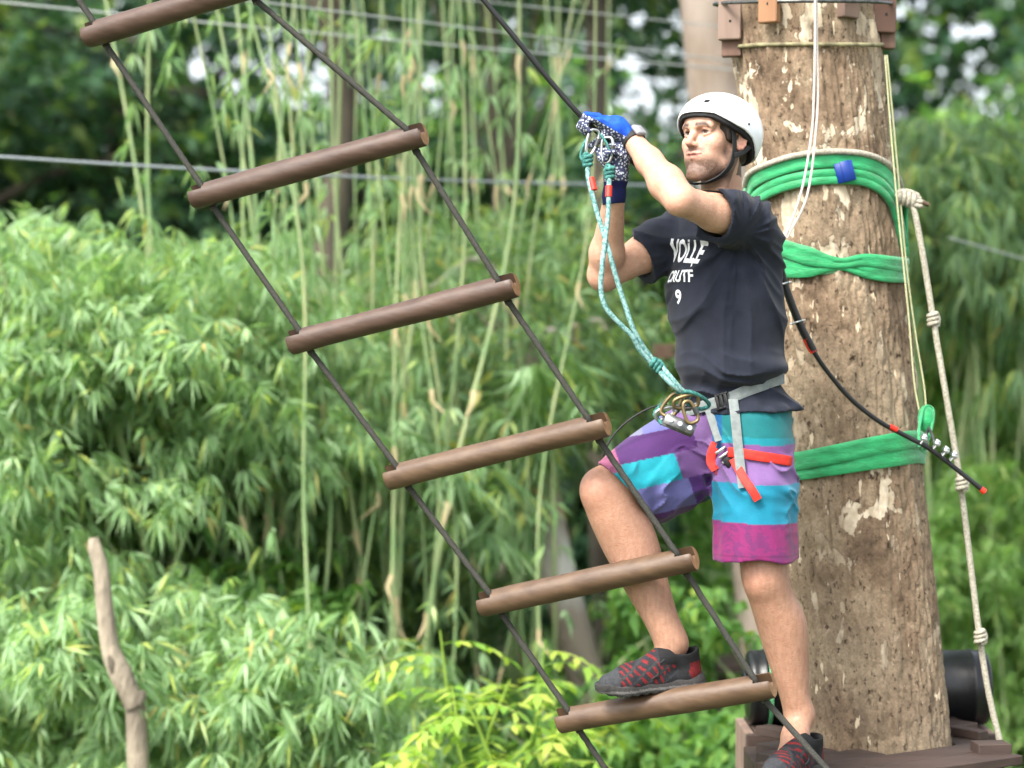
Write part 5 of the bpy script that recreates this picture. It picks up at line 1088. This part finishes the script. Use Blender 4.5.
def canes(n, xr, spread, seed, rad=(.012, .024), dry=0):
    r = np.random.default_rng(seed); out = []
    for i in range(n):
        xb = r.uniform(*xr); dx = r.normal(0, 1) * spread; t = r.random()
        out.append((xb + dx + (r.random() < .3) * r.normal(0, 60), r.uniform(-90, -20), xb, r.uniform(700, 900), r.uniform(*rad)))
    return out
def cluster_fol(name, root, regions, Y, per, n, L, w, mt, seed, cl=.25, **kw):
    """leaf fans gathered in clumps over picture regions (px0, py0, px1, py1, clumps)"""
    r = np.random.default_rng(seed); Ps, As = [], []
    for (x0, y0, x1, y1, k) in regions:
        for _ in range(k):
            yy = Y + r.uniform(-.9, 1.1); c = P(r.uniform(x0, x1), r.uniform(y0, y1), yy); s = cl * r.uniform(.6, 1.4); dirn = nrm(V(r.normal(0, .8), r.normal(-.2, .6), -.35))
            for _ in range(per):
                t = r.uniform(-1, 1); Ps.append(c + dirn * t * s * 1.6 + r.normal(0, .35, 3) * s * V(1, 1, .6)); As.append(dirn * .7 + V(r.normal(0, .55), r.normal(-.1, .5), -.5 + r.normal(0, .3)))
    return foliage(name, np.array(Ps), np.array(As), n, L, w, M[mt], root, seed=seed, **kw)
c1 = canes(14, (345, 430), 42, 1, (.007, .014)) + canes(6, (430, 560), 50, 12, (.006, .010)) + [(330, -40, 395, 760, .012), (520, -60, 405, 760, .014), (418, -40, 398, 740, .015), (300, -40, 372, 700, .010), (455, -40, 340, 740, .009)]
rt1, t1, a1 = bamboo(P(400, 930, 10.3), 10.3, c1, 3, 'dense bamboo clump of yellow-green canes left of the climber'); rt1.location.z = 0
foliage('cane_leaves', t1, a1, 5, .11, .009, M['leaf_bamboo_light'], rt1, spread=.8, droop=.35, seed=4)
cluster_fol('foliage', rt1, [(300, 270, 600, 420, 52), (330, 330, 490, 620, 84), (390, 600, 480, 760, 28), (240, 520, 470, 690, 46)], 13.0, 36, 8, .12, .008, 'leaf_bamboo', 5)
c2 = [(95, -60, 215, 780, .012), (150, -40, 180, 700, .014), (230, -60, 265, 760, .013), (255, -50, 300, 760, .012), (262, -50, 345, 780, .013), (300, -50, 262, 640, .009), (205, -60, 330, 800, .012), (235, -50, 318, 800, .010), (280, -50, 300, 780, .009), (180, -50, 300, 780, .008), (330, -50, 250, 780, .008)]
rt2, t2, a2 = bamboo(P(250, 930, 9.7), 9.7, c2, 4, 'sparse bamboo clump of long thin canes behind the third rung'); rt2.location.z = 0
foliage('cane_leaves', t2, a2, 5, .11, .009, M['leaf_bamboo_light'], rt2, spread=.8, droop=.35, seed=7)
cluster_fol('foliage', rt2, [(-40, 290, 330, 360, 30), (150, 330, 420, 560, 60)], 12.6, 36, 8, .12, .008, 'leaf_bamboo', 8)
c3 = [(470, -60, 500, 780, .014), (560, -60, 455, 800, .014), (540, -60, 520, 800, .012), (610, -60, 560, 800, .011), (480, -60, 540, 800, .012)]
rt3, t3, a3 = bamboo(P(540, 930, 13.4), 13.4, c3, 6, 'loose bamboo clump of few thin canes near the leaning grey trunk'); rt3.location.z = 0
foliage('cane_leaves', t3, a3, 5, .11, .009, M['leaf_bamboo_light'], rt3, spread=.8, droop=.35, seed=17)
cluster_fol('foliage', rt3, [(430, 240, 620, 410, 52)], 12.6, 36, 8, .12, .008, 'leaf_bamboo', 18)

# ------------------------------------------------------------------ leafy bamboo bushes
def bush(name, label, cat, regions, Y, per, n, L, w, mt, seed, stems, group=None, **kw):
    x = np.mean([(a + c) / 2 for a, b, c, d, k in regions]); b = P(x, 900, Y); b[2] = 0
    root = empty(name, tuple(b), label, cat, group); r = np.random.default_rng(seed); mb = MB()
    for _ in range(stems):
        a, bb, c, d, k = regions[r.integers(len(regions))]; tip = P(r.uniform(a, c), r.uniform(bb, d), Y + r.uniform(-.6, .6)); s = b + V(r.normal(0, .5), r.normal(0, .3), -.1); mb.tube([s, s * .4 + tip * .6 + V(0, 0, .5), tip + V(0, 0, .1), tip + V(r.normal(0, .3), r.normal(0, .2), -.15)], [.014, .011, .006, .002], 6, sub=6)
    mb.build('stems', M['culm'], root); cluster_fol('foliage', root, regions, Y, per, n, L, w, mt, seed, **kw); return root
G = 'leafy bushes below the bamboo'
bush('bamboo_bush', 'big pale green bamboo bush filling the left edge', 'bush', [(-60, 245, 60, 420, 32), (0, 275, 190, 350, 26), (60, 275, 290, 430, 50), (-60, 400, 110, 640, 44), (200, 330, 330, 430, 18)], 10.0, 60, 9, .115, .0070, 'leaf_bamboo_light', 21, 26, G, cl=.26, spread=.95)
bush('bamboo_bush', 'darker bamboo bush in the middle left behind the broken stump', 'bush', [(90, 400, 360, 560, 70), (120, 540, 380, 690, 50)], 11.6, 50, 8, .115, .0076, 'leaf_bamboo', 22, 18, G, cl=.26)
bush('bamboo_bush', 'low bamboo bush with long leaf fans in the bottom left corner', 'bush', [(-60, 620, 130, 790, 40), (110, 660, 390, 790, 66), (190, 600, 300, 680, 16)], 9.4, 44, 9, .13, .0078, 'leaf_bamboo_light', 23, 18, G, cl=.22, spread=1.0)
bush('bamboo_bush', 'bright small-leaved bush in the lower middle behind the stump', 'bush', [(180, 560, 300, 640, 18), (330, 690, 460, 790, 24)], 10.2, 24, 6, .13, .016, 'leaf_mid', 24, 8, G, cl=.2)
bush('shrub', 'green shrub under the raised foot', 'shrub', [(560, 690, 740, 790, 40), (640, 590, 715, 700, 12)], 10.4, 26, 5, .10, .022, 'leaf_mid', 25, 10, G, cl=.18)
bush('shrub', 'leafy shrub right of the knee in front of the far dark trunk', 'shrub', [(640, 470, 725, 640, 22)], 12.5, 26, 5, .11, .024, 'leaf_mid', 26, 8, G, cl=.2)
bush('bamboo_bush', 'bright yellow-green bush right of the thick trunk', 'bush', [(900, 340, 1100, 520, 90), (920, 320, 1080, 380, 20)], 13.6, 40, 7, .13, .011, 'leaf_painted_sun', 27, 14, G, cl=.25)
bush('bamboo_bush', 'deeper green bush in the lower right corner', 'bush', [(900, 480, 1100, 800, 110)], 12.6, 44, 7, .12, .011, 'leaf_painted_sun', 28, 14, G, cl=.24)
# tall drooping bamboo at the right edge
rb = bush('bamboo_bush', 'tall bamboo with hanging leaf fans at the right edge', 'bush', [(900, 130, 1100, 330, 44), (930, 150, 1040, 250, 16)], 12.4, 26, 9, .17, .011, 'leaf_bamboo', 29, 16, G, cl=.3, droop=.5, spread=.7)

# yellow-green sapling, pinnate leaves
sp = empty('sapling', (float(P(500, 0, 8.2)[0]), 8.2, 0), 'young yellow-green sapling with feathery leaves below the fifth rung', 'sapling')
mb = MB(); fr = np.random.default_rng(61); Ps, Ds, Ws, Ls, wl = [], [], [], [], []
stems = [((470, 800), (440, 630)), ((500, 800), (462, 690)), ((520, 800), (545, 640)), ((540, 800), (600, 700)), ((480, 800), (510, 680)), ((450, 800), (425, 740)), ((560, 800), (570, 735)), ((500, 800), (478, 755))]
for (s, t) in stems:
    yy = 8.2 + fr.uniform(-.35, .35); a, b = P(*s, yy), P(*t, yy); a0 = V(sp.location[0] + fr.normal(0, .1), yy, -.1); mb.tube([a0, a0 * .3 + a * .7, a, (a + b) / 2 + V(fr.normal(0, .03), 0, .02), b], [.012, .010, .008, .006, .003], 6, sub=6)
    nf = 6
    for k in range(nf):
        o_ = a * (.0 + (1 - k / nf) * .5) + b * (1 - (1 - k / nf) * .5); az = fr.uniform(0, 6.28); d = nrm(V(math.cos(az), math.sin(az) * .7, fr.uniform(.1, .5))); Lf = fr.uniform(.18, .30)
        mid = [o_ + d * Lf * u + V(0, 0, -.10) * u * u * Lf / .3 * 1.4 for u in np.linspace(0, 1, 9)]; mb.tube(mid, .0018, 5)
        for q in range(2, 9, 2):
            t_ = nrm(mid[q] - mid[q - 1]); sd_ = nrm(np.cross(t_, V(0, 0, 1)))
            for s_ in (-1, 1):
                Ps.append(mid[q]); Ds.append(nrm(sd_ * s_ + t_ * .35 + V(0, 0, fr.uniform(-.35, .05)))); Ls.append(fr.uniform(.065, .095)); wl.append(fr.uniform(.015, .021)); Ws.append(nrm(t_ + fr.normal(0, .15, 3)))
        Ps.append(mid[-1]); Ds.append(nrm(mid[-1] - mid[-2])); Ls.append(.085); wl.append(.018); Ws.append(sd_)
mb.build('stem', M['leaf_lime'], sp); v, f4 = leaf_quads(np.array(Ps), np.array(Ds), np.array(Ws), np.array(Ls), np.array(wl), np.full(len(Ps), .2)); link(mesh_np('leaves', v, f4), 'leaves', M['leaf_lime'], sp, smooth=False)
# broad pale leaves near the knee level, left of the climber
bush('bamboo_bush', 'hanging bamboo spray with pale fans left of the fourth rung end', 'bush', [(520, 360, 600, 440, 5), (430, 430, 520, 520, 8)], 10.6, 12, 8, .24, .016, 'leaf_bamboo_light', 30, 3, G, cl=.16, spread=.8)

# broken stump
st = empty('broken_stump', (float(P(140, 0, 8.3)[0]), 8.3, 0), 'bleached broken stump with a knot standing among the bamboo leaves', 'tree stump')
mb = MB(); b0 = P(150, 900, 8.3); b0[2] = -.1; mb.tube([b0, P(137, 735, 8.3), P(134, 705, 8.28), P(120, 672, 8.28), P(111, 650, 8.28), P(105, 610, 8.28), P(101, 570, 8.28), P(95, 548, 8.28), P(94, 538, 8.28)], [.055, .041, .038, .044, .036, .033, .030, .027, .018], 16, sub=6); mb.build('trunk', M['stump'], st)
mb = MB(); mb.tube([P(117, 682, 8.262), P(112, 664, 8.25), P(108, 646, 8.262)], [.012, .017, .006], 10, sub=5); mb.build('knot', M['bark_dark'], st)

# leaning grey trunk, dark trunk
def small_tree(label, path, radii, Y, mt, seed, crown=(1.8, 1.6, 1.4), leafm='leaf_painted_shade', L=.16, w=.035, nc=34):
    pts = [P(a, b, Y) for a, b in path]; pts[0][2] = -.2; root = empty('tree', (float(pts[0][0]), Y, 0), label, 'tree'); mb = MB(); mb.tube(pts, radii, 16, sub=8); mb.build('trunk', M[mt], root)
    top = pts[-1]; p_, a_, cc = clump_points(top + V(0, 0, crown[2] * .5), crown, nc, 30, seed, .35); mb = MB(); limbs(mb, np.array(pts[-3:]), cc[:9], radii[-1] * .7, seed); mb.build('limbs', M[mt], root); foliage('crown', p_, a_, 6, L, w, M[leafm], root, spread=1.3, seed=seed); return root
small_tree('grey mottled trunk leaning behind the fifth and sixth rungs', [(640, 960), (598, 735), (575, 640), (555, 560), (543, 480), (535, 420), (528, 350)], [.125, .10, .095, .09, .08, .07, .05], 11.0, 'bark_grey', 51, (.55, .5, .42), 'leaf_bamboo', .12, .011, nc=20)
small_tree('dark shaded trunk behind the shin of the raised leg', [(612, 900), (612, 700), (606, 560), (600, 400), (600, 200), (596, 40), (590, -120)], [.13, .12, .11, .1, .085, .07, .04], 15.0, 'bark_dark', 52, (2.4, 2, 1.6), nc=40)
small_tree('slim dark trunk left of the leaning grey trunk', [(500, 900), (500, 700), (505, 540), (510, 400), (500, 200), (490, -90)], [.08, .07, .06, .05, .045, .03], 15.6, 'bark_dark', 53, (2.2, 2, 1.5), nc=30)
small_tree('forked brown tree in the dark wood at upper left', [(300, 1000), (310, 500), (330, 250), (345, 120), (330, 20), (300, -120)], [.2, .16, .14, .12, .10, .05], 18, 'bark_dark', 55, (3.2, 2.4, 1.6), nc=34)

# ------------------------------------------------------------------ trees of the wood behind
def wood_tree(label, px, Y, r, h0, h1, seed, mt, nc=88, L=.24, w=.055, per=26):
    b = P(px, 0, Y); b[2] = 0; root = empty('tree', tuple(b), label, 'tree', 'trees of the wood behind'); mb = MB(); top = b + V(0, 0, h1 - .8); pts = trunk_tube(mb, b - V(0, 0, .3), top, .2, .06, .12, seed=seed)
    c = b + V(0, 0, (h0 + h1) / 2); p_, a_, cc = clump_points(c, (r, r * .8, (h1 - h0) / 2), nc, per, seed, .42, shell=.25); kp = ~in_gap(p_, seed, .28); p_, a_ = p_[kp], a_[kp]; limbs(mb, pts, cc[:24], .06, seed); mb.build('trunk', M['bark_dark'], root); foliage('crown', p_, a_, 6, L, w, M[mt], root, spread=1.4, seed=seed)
W = [(-60, 19, 2.6, .6, 7.8, 'leaf_painted_shade', 'dark green tree at the far left edge of the wood'), (120, 20.5, 2.3, .5, 7.2, 'leaf_painted_shade', 'dark tree behind the top rung'), (250, 23, 2.4, .5, 6.6, 'leaf_mid', 'lighter tree with sky gaps above the second rung'), (395, 22, 2.4, .5, 6.4, 'leaf_painted_shade', 'dark tree behind the bamboo canes'), (520, 24, 2.3, .5, 6.2, 'leaf_mid', 'lighter tree behind the loose bamboo'), (650, 21, 2.4, .5, 5.8, 'leaf_painted_shade', 'dark tree behind the gloved hands'), (780, 23, 2.4, .5, 6.0, 'leaf_mid', 'tree hidden mostly by the thick trunk'), (940, 20, 2.2, .5, 5.6, 'leaf_mid', 'mid green tree right of the thick trunk'), (1090, 22, 2.5, .5, 6.4, 'leaf_painted_shade', 'dark tree beyond the right edge'), (-230, 24, 2.6, .5, 8, 'leaf_mid', 'tree far outside left'), (1230, 24, 2.6, .5, 8, 'leaf_mid', 'tree far outside right')]
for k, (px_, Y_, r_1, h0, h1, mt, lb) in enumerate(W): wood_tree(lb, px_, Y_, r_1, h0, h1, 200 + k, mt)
# far-off woodland: one mass
r = np.random.default_rng(91); Ps, As = [], []
for k in range(1500):
    x = r.uniform(-17, 17); y = r.uniform(28, 34); z = r.uniform(-.2, 10.0); c = V(x, y, z); s = r.uniform(.3, .6)
    Ps.append(c + r.normal(0, 1, (26, 3)) * V(s, s, s * .7)); As.append(r.normal(0, .7, (26, 3)) + V(0, -.3, -.3))
Ps, As = np.concatenate(Ps), np.concatenate(As); kp = ~in_gap(Ps, 5, .34); Ps, As = Ps[kp], As[kp]
o = foliage('distant_woodland', Ps, As, 5, .34, .085, M['leaf_painted_shade'], None, spread=1.4, seed=92); o['kind'] = 'stuff'; o['label'] = 'far-off wood closing the view behind the bamboo'; o['category'] = 'woodland'
# undergrowth on the ground
r = np.random.default_rng(93); q = np.c_[r.uniform(-9, 9, 5200), r.uniform(10.5, 27, 5200), np.zeros(5200)]; q[:, 2] = .05 + r.uniform(0, .5, 5200)
o = foliage('undergrowth', q, r.normal(0, .7, (5200, 3)) + V(0, 0, .7), 7, .26, .045, M['leaf_mid'], None, spread=1.3, droop=.4, seed=94); o['kind'] = 'stuff'; o['label'] = 'low leafy undergrowth covering the forest floor'; o['category'] = 'undergrowth'

# ------------------------------------------------------------------ the air
if HAZE > 0:
    mb = MB(); mb.box(V(0, 150, 10.5), V(1, 0, 0), V(0, 1, 0), V(0, 0, 1), 700, 720, 17); o = mb.build('haze', None, smooth=False); o['kind'] = 'stuff'; o['label'] = 'thin pale haze in the air of the wood'; o['category'] = 'haze'
    m = bpy.data.materials.new('haze'); m.use_nodes = True; t = m.node_tree; t.nodes.clear(); pv = t.nodes.new('ShaderNodeVolumePrincipled'); pv.inputs['Density'].default_value = HAZE; pv.inputs['Color'].default_value = (.95, .98, 1, 1); pv.inputs['Anisotropy'].default_value = .2
    oo = t.nodes.new('ShaderNodeOutputMaterial'); t.links.new(pv.outputs[0], oo.inputs['Volume']); o.data.materials.append(m)
